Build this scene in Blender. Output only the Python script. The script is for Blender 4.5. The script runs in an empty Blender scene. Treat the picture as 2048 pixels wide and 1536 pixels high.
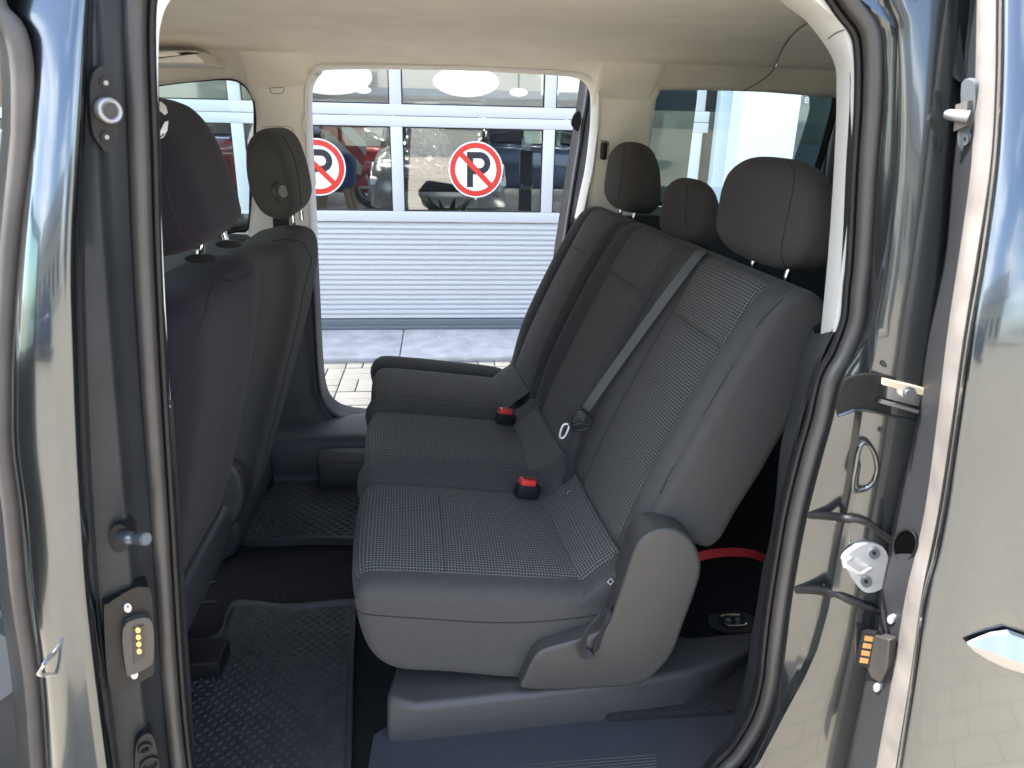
import bpy, bmesh, math, random
import numpy as np
from mathutils import Vector, Matrix
random.seed(4)
S = bpy.context.scene
COL = S.collection
rad = math.radians

# ------------------------------------------------------------------ camera
FPX, CAMH = 1457.0, 1.5
PITCH, YAW, ROLL = rad(20.1), rad(5.85), rad(1.3)
FW = np.array([math.sin(YAW)*math.cos(PITCH), math.cos(YAW)*math.cos(PITCH), -math.sin(PITCH)])
R0 = np.array([math.cos(YAW), -math.sin(YAW), 0.0])
U0 = np.cross(R0, FW)
RT = math.cos(ROLL)*R0 + math.sin(ROLL)*U0
UP = np.cross(RT, FW)
CP = np.array([0, 0, CAMH])
cam = bpy.data.cameras.new('camera')
camo = bpy.data.objects.new('camera', cam)
COL.objects.link(camo)
camo.matrix_world = Matrix(((RT[0], UP[0], -FW[0], 0), (RT[1], UP[1], -FW[1], 0), (RT[2], UP[2], -FW[2], CAMH), (0, 0, 0, 1)))
cam.sensor_width = 36.0
cam.lens = FPX/2048*36
cam.clip_start = 0.05
cam.clip_end = 1500
cam.dof.use_dof = True
cam.dof.focus_distance = 1.75
cam.dof.aperture_fstop = 9.0
S.camera = camo

# ------------------------------------------------------------------ world and sun
SUN_DIR = Vector((-0.52, 0.03, 0.84)).normalized()      # towards the sun
elev = math.asin(SUN_DIR.z)
azim = math.atan2(SUN_DIR.x, SUN_DIR.y)
w = bpy.data.worlds.new('World')
S.world = w
w.use_nodes = True
nt = w.node_tree
nt.nodes.clear()
out = nt.nodes.new('ShaderNodeOutputWorld')
bg = nt.nodes.new('ShaderNodeBackground')
sky = nt.nodes.new('ShaderNodeTexSky')
sky.sky_type = 'NISHITA'
sky.sun_disc = False
sky.sun_elevation = elev
sky.sun_rotation = azim
sky.air_density = 1.0
sky.dust_density = 1.6
bg.inputs['Strength'].default_value = 0.15
tc = nt.nodes.new('ShaderNodeTexCoord')
mp = nt.nodes.new('ShaderNodeMapping')
mp.inputs['Scale'].default_value = (1, 1, 2.6)
cn = nt.nodes.new('ShaderNodeTexNoise')
cn.inputs['Scale'].default_value = 2.3
cn.inputs['Detail'].default_value = 7
cn.inputs['Roughness'].default_value = 0.55
cr_ = nt.nodes.new('ShaderNodeValToRGB')
cr_.color_ramp.elements[0].position = 0.5
cr_.color_ramp.elements[1].position = 0.66
mx = nt.nodes.new('ShaderNodeMix')
mx.data_type = 'RGBA'
mx.inputs[7].default_value = (8.0, 8.2, 8.6, 1)
nt.links.new(tc.outputs['Generated'], mp.inputs['Vector'])
nt.links.new(mp.outputs[0], cn.inputs['Vector'])
nt.links.new(cn.outputs['Fac'], cr_.inputs[0])
nt.links.new(cr_.outputs[0], mx.inputs[0])
nt.links.new(sky.outputs[0], mx.inputs[6])
nt.links.new(mx.outputs[2], bg.inputs['Color'])
nt.links.new(bg.outputs[0], out.inputs[0])
sl = bpy.data.lights.new('sun', 'SUN')
sl.energy = 2.9
sl.angle = rad(0.53)
sl.color = (1.0, 0.955, 0.89)
so = bpy.data.objects.new('sun', sl)
COL.objects.link(so)
so.rotation_euler = SUN_DIR.to_track_quat('Z', 'Y').to_euler()
S.view_settings.view_transform = 'Standard'
S.view_settings.look = 'None'
S.view_settings.exposure = 2.7
S.view_settings.gamma = 1.0
S.view_settings.use_curve_mapping = False
S.render.engine = 'CYCLES'
S.cycles.max_bounces = 12
S.cycles.diffuse_bounces = 6
S.cycles.transparent_max_bounces = 24
S.cycles.caustics_reflective = False
S.cycles.caustics_refractive = False
S.cycles.sample_clamp_indirect = 6.0


# ------------------------------------------------------------------ helpers
def ray(px, py):
    return FW + RT*(px-1024)/FPX - UP*(py-768)/FPX

def P(px, py, y):
    d = ray(px, py)
    return CP + d*(y/d[1])

def PZ(px, py, z):
    d = ray(px, py)
    return CP + d*((z-CAMH)/d[2])

def PX(px, py, x):
    d = ray(px, py)
    return CP + d*(x/d[0])

def XZ(pts, y):
    return [(P(a, b, y)[0], P(a, b, y)[2]) for a, b in pts]

def cr(pts, n=6, closed=False):
    """Catmull-Rom through the points, n samples per span."""
    A = [np.array(p, float) for p in pts]
    m = len(A)
    o = []
    for i in range(m if closed else m-1):
        if closed:
            p0, p1, p2, p3 = A[(i-1) % m], A[i], A[(i+1) % m], A[(i+2) % m]
        else:
            p0, p1, p2, p3 = A[max(i-1, 0)], A[i], A[i+1], A[min(i+2, m-1)]
        for k in range(n):
            t = k/n
            o.append(0.5*((2*p1)+(-p0+p2)*t+(2*p0-5*p1+4*p2-p3)*t*t+(-p0+3*p1-3*p2+p3)*t**3))
    if not closed:
        o.append(A[-1])
    return o

def resample(pts, n):
    A = np.array(pts, float)
    d = np.r_[0, np.cumsum(np.linalg.norm(np.diff(A, axis=0), axis=1))]
    t = np.linspace(0, d[-1], n)
    return np.stack([np.interp(t, d, A[:, k]) for k in range(A.shape[1])], 1)

def mesh(name, V, F, mat, parent=None, smooth=True, sharp=38, uv=None):
    me = bpy.data.meshes.new(name)
    me.from_pydata([tuple(map(float, v)) for v in V], [], [tuple(f) for f in F])
    if uv is not None:
        l = me.uv_layers.new(name='UVMap')
        for lp in me.loops:
            l.data[lp.index].uv = uv[lp.vertex_index]
    if mat:
        me.materials.append(mat)
    bm = bmesh.new()
    bm.from_mesh(me)
    bmesh.ops.remove_doubles(bm, verts=bm.verts, dist=1e-6)
    bg_ = [f for f in bm.faces if len(f.verts) > 12]
    if bg_: bmesh.ops.triangulate(bm, faces=bg_, ngon_method='EAR_CLIP')
    bmesh.ops.recalc_face_normals(bm, faces=bm.faces)
    bm.to_mesh(me)
    bm.free()
    if smooth:
        me.shade_smooth()
        me.set_sharp_from_angle(angle=rad(sharp))
    o = bpy.data.objects.new(name, me)
    COL.objects.link(o)
    if parent is not None:
        o.parent = parent
        o.matrix_parent_inverse = Matrix.Identity(4) if parent.parent else Matrix.Translation(-root_loc(parent))
    return o

def root_loc(o):
    while o.parent:
        o = o.parent
    return Vector(o.location)

def thing(name, label, cat, loc=(0, 0, 0), group=None):
    o = bpy.data.objects.new(name, None)
    COL.objects.link(o)
    o.location = loc
    o.empty_display_size = 0.1
    o['label'] = label
    o['category'] = cat
    if group:
        o['group'] = group
    return o

def tag(o, label=None, cat=None, kind=None, group=None):
    if label: o['label'] = label
    if cat: o['category'] = cat
    if kind: o['kind'] = kind
    if group: o['group'] = group
    return o

class MB:
    """collects several shapes into one mesh object"""
    def __init__(s): s.V, s.F = [], []
    def add(s, V, F):
        b = len(s.V)
        s.V += [tuple(map(float, v)) for v in V]
        s.F += [tuple(i+b for i in f) for f in F]
        return s
    def box(s, x0, x1, y0, y1, z0, z1):
        V = [(x, y, z) for z in (z0, z1) for y in (y0, y1) for x in (x0, x1)]
        return s.add(V, [(0, 2, 3, 1), (4, 5, 7, 6), (0, 1, 5, 4), (2, 6, 7, 3), (0, 4, 6, 2), (1, 3, 7, 5)])
    def build(s, name, mat, parent=None, **k):
        return mesh(name, s.V, s.F, mat, parent, **k)

def bevel(o, wdt, seg=3, ang=35):
    m = o.modifiers.new('bevel', 'BEVEL')
    m.width = wdt
    m.segments = seg
    m.limit_method = 'ANGLE'
    m.angle_limit = rad(ang)
    o.data.shade_smooth()
    return o

def solid(o, t, off=-1):
    m = o.modifiers.new('solid', 'SOLIDIFY')
    m.thickness = t
    m.offset = off
    return o

def box(name, x0, x1, y0, y1, z0, z1, mat, parent=None, bev=0):
    o = MB().box(x0, x1, y0, y1, z0, z1).build(name, mat, parent, smooth=False)
    if bev: bevel(o, bev)
    return o

def gridfaces(nr, nc, closed_c=False):
    F = []
    for i in range(nr-1):
        for j in range(nc if closed_c else nc-1):
            k = (j+1) % nc
            F.append((i*nc+j, i*nc+k, (i+1)*nc+k, (i+1)*nc+j))
    return F

def tube_geo(path, r, n=10, closed=False, cap=True, sq=None):
    A = np.array(path, float)
    m = len(A)
    if closed:
        T = np.roll(A, -1, 0)-np.roll(A, 1, 0)
    else:
        T = np.gradient(A, axis=0)
    T /= np.linalg.norm(T, axis=1)[:, None]+1e-12
    ref = np.array([0, 0, 1.0]) if abs(T[0][2]) < 0.9 else np.array([0, 1.0, 0])
    N = np.cross(T[0], ref); N /= np.linalg.norm(N)
    V = []
    rr = r if hasattr(r, '__len__') else [r]*m
    for i in range(m):
        N = N-T[i]*(N@T[i]); N /= np.linalg.norm(N)
        B = np.cross(T[i], N)
        for k in range(n):
            a = 2*math.pi*k/n
            c, s_ = math.cos(a), math.sin(a)
            if sq: c, s_ = c*sq[0], s_*sq[1]
            V.append(A[i]+(N*c+B*s_)*rr[i])
    F = gridfaces(m, n, True)
    if closed:
        F += [((m-1)*n+j, (m-1)*n+(j+1) % n, (j+1) % n, j) for j in range(n)]
    elif cap:
        F += [tuple(range(n))[::-1], tuple((m-1)*n+j for j in range(n))]
    return V, F

def tube(name, path, r, mat, parent=None, n=10, closed=False, sq=None):
    V, F = tube_geo(path, r, n, closed, True, sq)
    return mesh(name, V, F, mat, parent)

def ribbon_geo(path, wvec, tvec):
    """flat strap: half-width and half-thickness vectors (arrays or one)"""
    A = np.array(path, float)
    W = np.array(wvec, float); T = np.array(tvec, float)
    if W.ndim == 1: W = np.tile(W, (len(A), 1))
    if T.ndim == 1: T = np.tile(T, (len(A), 1))
    V = []
    for a, w_, t in zip(A, W, T):
        V += [a-w_-t, a+w_-t, a+w_+t, a-w_+t]
    F = gridfaces(len(A), 4, True)+[(3, 2, 1, 0), tuple(len(A)*4-4+i for i in range(4))]
    return V, F

TUMBLE = 0.0
def tumble(py, y):
    """the body side leans inwards above the belt line; fades out towards the seal plane"""
    if py > 760: return 0.0
    return .062*((760-py)/760)**1.5*min(max((.90-y)/.10, 0), 1.6)

def loft(name, cols, rows, mat, parent=None, thick=0, sharp=38, sub=1, dirn=-1, lean=False):
    """cols: list of (list of (px,py), Y) with Y a number or a list; interpolated by py at the given rows"""
    nr = len(rows)
    G = []
    for pts, yy in cols:
        p = np.array(sorted(pts, key=lambda q: q[1]), float)
        if isinstance(yy, (int, float)):
            ys = np.full(nr, float(yy))
        else:
            q = np.array(sorted(yy, key=lambda t: t[0]), float)
            ys = np.interp(rows, q[:, 0], q[:, 1])
        pc = np.array(cr(p, 8)); pc = pc[np.argsort(pc[:, 1], kind='stable')]
        xs = np.interp(rows, pc[:, 1], pc[:, 0])
        G.append([P(x, r, y+(tumble(r, y) if lean else 0)) for x, r, y in zip(xs, rows, ys)])
    V = [G[c][r] for r in range(nr) for c in range(len(cols))]
    o = mesh(name, V, gridfaces(nr, len(cols)), mat, parent, sharp=sharp)
    if thick: solid(o, thick, dirn)
    return o

def sm(lo, hi, step=24):
    return list(np.arange(lo, hi+1, step))

def path_cols(pts, y, n=8, closed=False):
    return [P(a, b, y) for a, b in cr(pts, n, closed)]

def sweep(name, rings, mat, parent=None, closed=False, thick=0, sharp=40):
    """rings: list of equal-length 3D polylines; skin between successive polylines"""
    n = len(rings[0])
    V = [p for r in rings for p in r]
    o = mesh(name, V, gridfaces(len(rings), n, closed), mat, parent, sharp=sharp)
    if thick: solid(o, thick, 0)
    return o

def outline_normals(O):
    A = np.array(O)
    T = np.roll(A, -1, 0)-np.roll(A, 1, 0)
    T /= np.linalg.norm(T, axis=1)[:, None]+1e-12
    N = np.stack([T[:, 1], -T[:, 0]], 1)
    area = 0.5*np.sum(A[:, 0]*np.roll(A[:, 1], -1)-np.roll(A[:, 0], -1)*A[:, 1])
    return N if area > 0 else -N

def rext_geo(O, y0, y1, rr, ry=None, steps=5, axis=None, ny=2, relax=3):
    """extrude a closed XZ outline along Y with rounded ends"""
    ry = ry or rr
    A = np.array(O)
    if len(A) > 16:
        A = resample(list(A)+[A[0]], 121)[:-1]
        for _ in range(relax): A = A*.5+(np.roll(A, 1, 0)+np.roll(A, -1, 0))*.25
    N = outline_normals(A)
    if len(A) > 16:
        for _ in range(10): N = N*.5+(np.roll(N, 1, 0)+np.roll(N, -1, 0))*.25
    rings = []
    for k in range(steps+1):
        t = k/steps*math.pi/2
        rings.append((y0+ry*(1-math.sin(t)) if False else y0+ry*(1-math.cos(t)) if False else y0+ry*(1-math.cos(t)), rr*(1-math.sin(t))))
    mid = [(y0+ry+(y1-y0-2*ry)*k/ny, 0) for k in range(1, ny)]
    end = [(y1-(y-y0), i) for y, i in rings[::-1]]
    seq = rings+mid+end
    V = []
    for y, ins in seq:
        B = A-N*ins
        for q in B:
            V.append((q[0], y, q[1]))
    n = len(A)
    F = gridfaces(len(seq), n, True)
    F += [tuple(range(n))[::-1], tuple((len(seq)-1)*n+j for j in range(n))]
    if axis == 'x':      # outline given in (y,z), extruded along x
        V = [(v[1], v[0], v[2]) for v in V]
    return V, F

def rext(name, O, y0, y1, rr, mat, parent=None, **k):
    sh = k.pop('sharp', 50)
    # few smoothing passes keep crisp corners
    V, F = rext_geo(O, y0, y1, rr, **k)
    return mesh(name, V, F, mat, parent, sharp=sh)

def pillow_geo(O, y0, y1, n=3.0, steps=18, shift=0.0):
    """closed XZ outline shrunk towards its centre at both Y ends (headrests)"""
    A = np.array(O); c = A.mean(0)
    V = []
    ts = [-math.cos(math.pi*k/steps) for k in range(steps+1)]
    for t in ts:
        s_ = max(1-abs(t)**n, 0)**(1/n)
        s_ = max(s_, 0.02)
        y = (y0+y1)/2+(y1-y0)/2*t
        for q in A:
            p = c+(q-c)*s_
            V.append((p[0]+shift*t, y, p[1]))
    m = len(A)
    F = gridfaces(len(ts), m, True)+[tuple(range(m))[::-1], tuple((len(ts)-1)*m+j for j in range(m))]
    return V, F

def panel(name, curve, ya, yb, puff, mat, parent=None, nu=14, edge=0.006, side=1, pw=2.6, lift=0.0, skew=0.0, ends=True, endp=10):
    """padded cover panel: XZ curve swept from Y=ya to yb, raised along the normal, edges sunk to make seams.
    UV in metres along the curve and across."""
    C = resample(curve, 40)
    T = np.gradient(C, axis=0); T /= np.linalg.norm(T, axis=1)[:, None]
    N = np.stack([-T[:, 1], T[:, 0]], 1)*side
    L = np.r_[0, np.cumsum(np.linalg.norm(np.diff(C, axis=0), axis=1))]
    V, UV = [], []
    for i in range(len(C)):
        ti = abs(2*i/(len(C)-1)-1) if ends else 0
        for j in range(nu+1):
            v = -math.cos(math.pi*j/nu)
            h = lift+puff*(1-abs(v)**pw)*(1-ti**endp)-edge*(abs(v)**14 if ti < .96 else max(abs(v)**14, (ti-.9)*10))
            yy = (ya+yb)/2+(yb-ya)/2*v
            q = C[i]+N[i]*h
            V.append((q[0]+skew*(yy-ya), yy, q[1]))
            UV.append((L[i], yy))
    return mesh(name, V, gridfaces(len(C), nu+1), mat, parent, uv=UV, sharp=70)

def cyl_geo(p0, p1, r0, r1=None, n=20):
    return tube_geo([p0, p0+(np.array(p1)-p0)*.5, p1], [r0, (r0+(r1 or r0))/2, r1 or r0], n)

def cyl(name, p0, p1, r, mat, parent=None, n=20, r1=None):
    V, F = cyl_geo(np.array(p0, float), np.array(p1, float), r, r1, n)
    return mesh(name, V, F, mat, parent)

def cast(o, px, py, off=0.001):
    """point on a mesh seen along that direction, lifted off the surface (for prints and stitching)"""
    d = Vector(ray(px, py)).normalized()
    inv = o.matrix_world.inverted()
    ok, loc, nrm, idx = o.ray_cast(inv @ Vector(CP), d)
    if not ok:
        return None
    if nrm.dot(d) > 0: nrm = -nrm
    return np.array(loc+nrm*off)

def seam(name, o, pts, r, mat, parent, n=8, off=0.0004):
    bpy.context.view_layer.update()
    q = [cast(o, a, b, off) for a, b in cr(pts, n)]
    q = [x for x in q if x is not None]
    if len(q) < 3: return None
    return tube(name, q, r, mat, parent, n=6)

# ------------------------------------------------------------------ materials
def mat(name, col, rough=0.5, metal=0.0, coat=0.0, spec=0.5, bump=None, var=0.0, vscale=20, sheen=0.0, bscale=400, bstr=0.1, bdist=0.001):
    m = bpy.data.materials.new(name)
    m.use_nodes = True
    n = m.node_tree
    b = n.nodes['Principled BSDF']
    b.inputs['Base Color'].default_value = (*col, 1)
    b.inputs['Roughness'].default_value = rough
    b.inputs['Metallic'].default_value = metal
    b.inputs['Coat Weight'].default_value = coat
    b.inputs['Coat Roughness'].default_value = 0.05
    b.inputs['Specular IOR Level'].default_value = spec
    b.inputs['Sheen Weight'].default_value = sheen
    t = n.nodes.new('ShaderNodeTexCoord')
    if var:
        ns = n.nodes.new('ShaderNodeTexNoise')
        ns.inputs['Scale'].default_value = vscale
        ns.inputs['Detail'].default_value = 6
        mr = n.nodes.new('ShaderNodeMapRange')
        mr.inputs[1].default_value = 0.3; mr.inputs[2].default_value = 0.7
        mr.inputs[3].default_value = 1-var; mr.inputs[4].default_value = 1+var
        vm = n.nodes.new('ShaderNodeVectorMath'); vm.operation = 'SCALE'
        vm.inputs[0].default_value = col
        n.links.new(t.outputs['Object'], ns.inputs['Vector'])
        n.links.new(ns.outputs['Fac'], mr.inputs[0])
        n.links.new(mr.outputs[0], vm.inputs['Scale'])
        n.links.new(vm.outputs[0], b.inputs['Base Color'])
    if bump:
        ns = n.nodes.new('ShaderNodeTexNoise' if bump == 'noise' else 'ShaderNodeTexVoronoi')
        ns.inputs['Scale'].default_value = bscale
        bp = n.nodes.new('ShaderNodeBump')
        bp.inputs['Strength'].default_value = bstr
        bp.inputs['Distance'].default_value = bdist
        n.links.new(t.outputs['Object'], ns.inputs['Vector'])
        n.links.new(ns.outputs[0], bp.inputs['Height'])
        n.links.new(bp.outputs[0], b.inputs['Normal'])
    return m

def glass(name, tint, refl=1.0, ior=1.6):
    m = bpy.data.materials.new(name)
    m.use_nodes = True
    n = m.node_tree
    n.nodes.clear()
    o = n.nodes.new('ShaderNodeOutputMaterial')
    tr = n.nodes.new('ShaderNodeBsdfTransparent'); tr.inputs[0].default_value = (*tint, 1)
    gl = n.nodes.new('ShaderNodeBsdfGlossy'); gl.inputs['Roughness'].default_value = 0.0
    gl.inputs['Color'].default_value = (refl, refl, refl, 1)
    fr = n.nodes.new('ShaderNodeFresnel'); fr.inputs[0].default_value = ior
    mx = n.nodes.new('ShaderNodeMixShader')
    n.links.new(fr.outputs[0], mx.inputs[0]); n.links.new(tr.outputs[0], mx.inputs[1]); n.links.new(gl.outputs[0], mx.inputs[2])
    n.links.new(mx.outputs[0], o.inputs[0])
    return m

def emit(name, col, st):
    m = bpy.data.materials.new(name)
    m.use_nodes = True
    b = m.node_tree.nodes['Principled BSDF']
    b.inputs['Base Color'].default_value = (.8, .8, .8, 1)
    b.inputs['Emission Color'].default_value = (*col, 1)
    b.inputs['Emission Strength'].default_value = st
    return m

def check_fabric(name, period=0.0058):
    m = mat(name, (.05, .05, .05), rough=0.95, sheen=0.03, spec=.15)
    n = m.node_tree
    b = n.nodes['Principled BSDF']
    uv = n.nodes.new('ShaderNodeUVMap'); uv.uv_map = 'UVMap'
    sp = n.nodes.new('ShaderNodeSeparateXYZ')
    n.links.new(uv.outputs[0], sp.inputs[0])
    def M(op, a, b_=None):
        k = n.nodes.new('ShaderNodeMath'); k.operation = op
        for i, v in enumerate((a, b_)):
            if v is None: continue
            if isinstance(v, (int, float)): k.inputs[i].default_value = v
            else: n.links.new(v, k.inputs[i])
        return k.outputs[0]
    def line(s, per, wd):
        f = M('FRACT', M('DIVIDE', s, per))
        d = M('ABSOLUTE', M('SUBTRACT', f, .5))
        k = n.nodes.new('ShaderNodeMapRange'); k.interpolation_type = 'SMOOTHSTEP'
        n.links.new(d, k.inputs[0])
        k.inputs[1].default_value = wd; k.inputs[2].default_value = wd+.12
        k.inputs[3].default_value = 1; k.inputs[4].default_value = 0
        return k.outputs[0]
    lu = line(sp.outputs[0], period, .12)
    lv = line(sp.outputs[1], period*1.08, .12)
    s_ = M('MAXIMUM', M('MULTIPLY', lu, .75), M('MULTIPLY', lv, .9))
    no = n.nodes.new('ShaderNodeTexNoise'); no.inputs['Scale'].default_value = 240
    tco = n.nodes.new('ShaderNodeTexCoord'); n.links.new(tco.outputs['Object'], no.inputs['Vector'])
    s2 = M('MULTIPLY', s_, M('ADD', .55, M('MULTIPLY', no.outputs['Fac'], .9)))
    mx = n.nodes.new('ShaderNodeMix'); mx.data_type = 'RGBA'
    n.links.new(s2, mx.inputs[0])
    mx.inputs[6].default_value = (.016, .0165, .0175, 1)
    mx.inputs[7].default_value = (.125, .122, .115, 1)
    n.links.new(mx.outputs[2], b.inputs['Base Color'])
    bp = n.nodes.new('ShaderNodeBump'); bp.inputs['Strength'].default_value = .35; bp.inputs['Distance'].default_value = .0006
    n.links.new(s_, bp.inputs['Height'])
    n.links.new(bp.outputs[0], b.inputs['Normal'])
    return m

def weave(name, col, scale=900, var=.05, rough=.95, sheen=.04):
    m = mat(name, col, rough=rough, var=var, vscale=60, sheen=sheen, spec=.2)
    n = m.node_tree
    b = n.nodes['Principled BSDF']
    t = n.nodes.new('ShaderNodeTexCoord')
    wv = n.nodes.new('ShaderNodeTexVoronoi'); wv.inputs['Scale'].default_value = scale
    bp = n.nodes.new('ShaderNodeBump'); bp.inputs['Strength'].default_value = .3; bp.inputs['Distance'].default_value = .0005
    ns = n.nodes.new('ShaderNodeTexNoise'); ns.inputs['Scale'].default_value = 14; ns.inputs['Detail'].default_value = 3
    bp2 = n.nodes.new('ShaderNodeBump'); bp2.inputs['Strength'].default_value = .12; bp2.inputs['Distance'].default_value = .006
    n.links.new(t.outputs['Object'], wv.inputs['Vector']); n.links.new(t.outputs['Object'], ns.inputs['Vector'])
    n.links.new(ns.outputs['Fac'], bp2.inputs['Height'])
    n.links.new(wv.outputs['Distance'], bp.inputs['Height'])
    n.links.new(bp2.outputs[0], bp.inputs['Normal'])
    n.links.new(bp.outputs[0], b.inputs['Normal'])
    return m

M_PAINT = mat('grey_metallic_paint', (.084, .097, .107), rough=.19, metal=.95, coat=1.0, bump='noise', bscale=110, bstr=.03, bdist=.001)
M_PAINT_SHADED = mat('shaded_recess_paint', (.026, .028, .031), rough=.45, metal=.3, coat=.05, spec=.2, var=.1, vscale=14)  # body paint darkened in place of the dark door the recess reflects
M_JAMB_SHADED = mat('shaded_jamb_paint', (.058, .064, .066), rough=.2, metal=.7, coat=1.0, bump='noise', bscale=60, bstr=.012, bdist=.002)  # body paint darkened to imitate the dim surroundings the jamb reflects
M_RUB = mat('black_rubber', (.040, .038, .037), rough=.42, spec=.5, bump='noise', bscale=180, bstr=.08, var=.15, vscale=12)
M_RUB_GREY = mat('dusty_rubber', (.16, .148, .138), rough=.62, var=.25, vscale=16, bump='noise', bscale=300, bstr=.1)
M_BLACK = mat('black_plastic', (.009, .009, .010), spec=.3, rough=.48, var=.2, vscale=25, bump='noise', bscale=500, bstr=.08)
M_DARK = mat('dark_grain_plastic', (.020, .021, .024), rough=.5, bump='vor', bscale=620, bstr=.22, bdist=.0006)
M_TRIM = mat('anthracite_trim', (.026, .028, .032), rough=.55, bump='vor', bscale=620, bstr=.25, bdist=.0006)
M_COVER = mat('grey_hinge_cover', (.034, .033, .0315), rough=.52, bump='vor', bscale=700, bstr=.25, bdist=.0006, var=.06, vscale=5)
M_BEIGE = mat('beige_headliner', (.82, .79, .715), rough=.95, bump='noise', bscale=520, bstr=.5, var=.05, vscale=9)
M_BEIGE2 = mat('beige_pillar_plastic', (.80, .78, .715), rough=.6, bump='vor', bscale=700, bstr=.15, bdist=.0005)
M_WHITE = mat('pale_trim', (.74, .74, .72), rough=.5)
M_CHECK = check_fabric('check_fabric')
M_PLAIN = weave('charcoal_fabric', (.046, .0455, .0445))
M_PLAIN2 = weave('grey_fabric', (.050, .049, .0465))
M_HEAD = weave('headrest_fabric', (.046, .044, .0425))
M_COVERFAB = weave('dark_seat_cover', (.0165, .0135, .0185), scale=600, sheen=.05)
M_BACKFAB = weave('seat_back_fabric', (.044, .044, .042))
M_THREAD = mat('dark_thread', (.012, .012, .013), rough=.9)
M_CHROME = mat('chrome', (.72, .72, .72), rough=.12, metal=1)
M_STEEL = mat('zinc_steel', (.62, .63, .64), rough=.32, metal=1, var=.12, vscale=60)
M_STRIKER = mat('zinc_plated_white', (.50, .51, .52), rough=.36, metal=.45, var=.06, vscale=50)
M_ALU = mat('aluminium', (.60, .60, .60), rough=.3, metal=1)
M_GOLD = mat('gold_contact', (.85, .50, .20), rough=.35, metal=.85)
M_CARPET = mat('black_carpet', (.017, .017, .0185), rough=1, bump='noise', bscale=1200, bstr=.6, bdist=.003, var=.4, vscale=180, spec=.1)
M_MAT = mat('rubber_floor_mat', (.024, .0245, .027), rough=.62, var=.3, vscale=30, bump='noise', bscale=300, bstr=.15)
M_SILL = mat('sill_plastic', (.022, .0255, .032), rough=.46, bump='vor', bscale=620, bstr=.22, bdist=.0006, var=.1, vscale=40)
M_STEP = mat('step_plastic', (.033, .0325, .032), rough=.5, bump='vor', bscale=520, bstr=.35, bdist=.0008)
M_RED = mat('red_buckle', (.62, .035, .03), rough=.4)
M_REDWEB = mat('red_webbing', (.60, .03, .035), rough=.7, bump='noise', bscale=800, bstr=.3)
M_BELT = mat('grey_belt_webbing', (.062, .065, .062), rough=.75, bump='noise', bscale=900, bstr=.25)
M_BLKWEB = mat('black_webbing', (.02, .02, .024), rough=.7)
M_PRINT = mat('white_print', (.82, .82, .80), rough=.7)
M_GLASS = glass('tinted_window_glass', (.84, .97, .93))
M_GLASSD = glass('dark_window_glass', (.42, .48, .46))
M_PANE = glass('showroom_pane', (.88, .92, .93), ior=2.0)
M_DOORW = mat('white_door_enamel', (.45, .46, .465), rough=.35, var=.015, vscale=3)
M_WALLW = mat('white_render', (.62, .62, .60), rough=.8, var=.02, vscale=2)
M_WALLG = mat('grey_blue_cladding', (.40, .46, .52), rough=.5)
M_DKGREY = mat('dark_grey_metal', (.10, .115, .125), rough=.5)
M_SIGNW = mat('sign_white', (.70, .70, .70), rough=.35)
M_SIGNR = mat('sign_red', (.50, .035, .022), rough=.35)
M_SIGNB = mat('sign_black', (.02, .02, .025), rough=.35)
M_STONE = mat('bluestone', (.30, .305, .315), rough=.6, var=.2, vscale=9, bump='noise', bscale=60, bstr=.1)
M_PAVER = mat('concrete_paver', (.108, .107, .101), rough=.9, var=.1, vscale=24, bump='noise', bscale=150, bstr=.4, bdist=.003)
M_PAVER2 = mat('concrete_paver_warm', (.116, .114, .106), rough=.9, var=.12, vscale=24, bump='noise', bscale=150, bstr=.4, bdist=.003)
M_SAND = mat('joint_sand', (.05, .047, .042), rough=1)
M_SILVER = mat('silver_car_paint', (.52, .55, .56), rough=.25, metal=.6, coat=1)
M_REDCAR = mat('red_car_paint', (.45, .03, .03), rough=.25, metal=.2, coat=1)
M_BLUECAR = mat('navy_car_paint', (.03, .05, .11), rough=.25, metal=.4, coat=1)
M_CARGLASS = mat('car_glass', (.02, .025, .03), rough=.05, coat=1)
M_TYRE = mat('tyre', (.02, .02, .02), rough=.8)
M_BLUECH = mat('blue_upholstery', (.03, .10, .30), rough=.8)
M_WOOD = mat('pale_wood', (.52, .36, .21), rough=.5, var=.15, vscale=8)
M_LAMP = emit('lamp_disc', (1, .97, .9), .22)
M_FILL = emit('fill_glow', (1, .93, .82), 32.0)
M_SHFLOOR = mat('showroom_tiles', (.26, .255, .27), rough=.18, var=.08, vscale=1.5)
M_SHWALL = mat('showroom_wall', (.40, .42, .44), rough=.9)
M_SHCEIL = mat('showroom_ceiling', (.34, .37, .40), rough=.9)
M_LEAF = mat('green_leaf', (.05, .10, .03), rough=.6)
M_CREAM = mat('cream_wall', (.62, .60, .50), rough=.9, var=.04, vscale=1)
M_ROOF = mat('grey_roof_tiles', (.12, .12, .125), rough=.8, var=.1, vscale=6)

M_PIN = mat('worn_steel', (.30, .30, .31), rough=.5, metal=.9)
M_BRUB = mat('brownish_rubber', (.070, .062, .056), rough=.6, var=.2, vscale=16)
M_HOLE_SHADE = mat('hole_shade', (.003, .003, .003), rough=1, spec=0)
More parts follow.
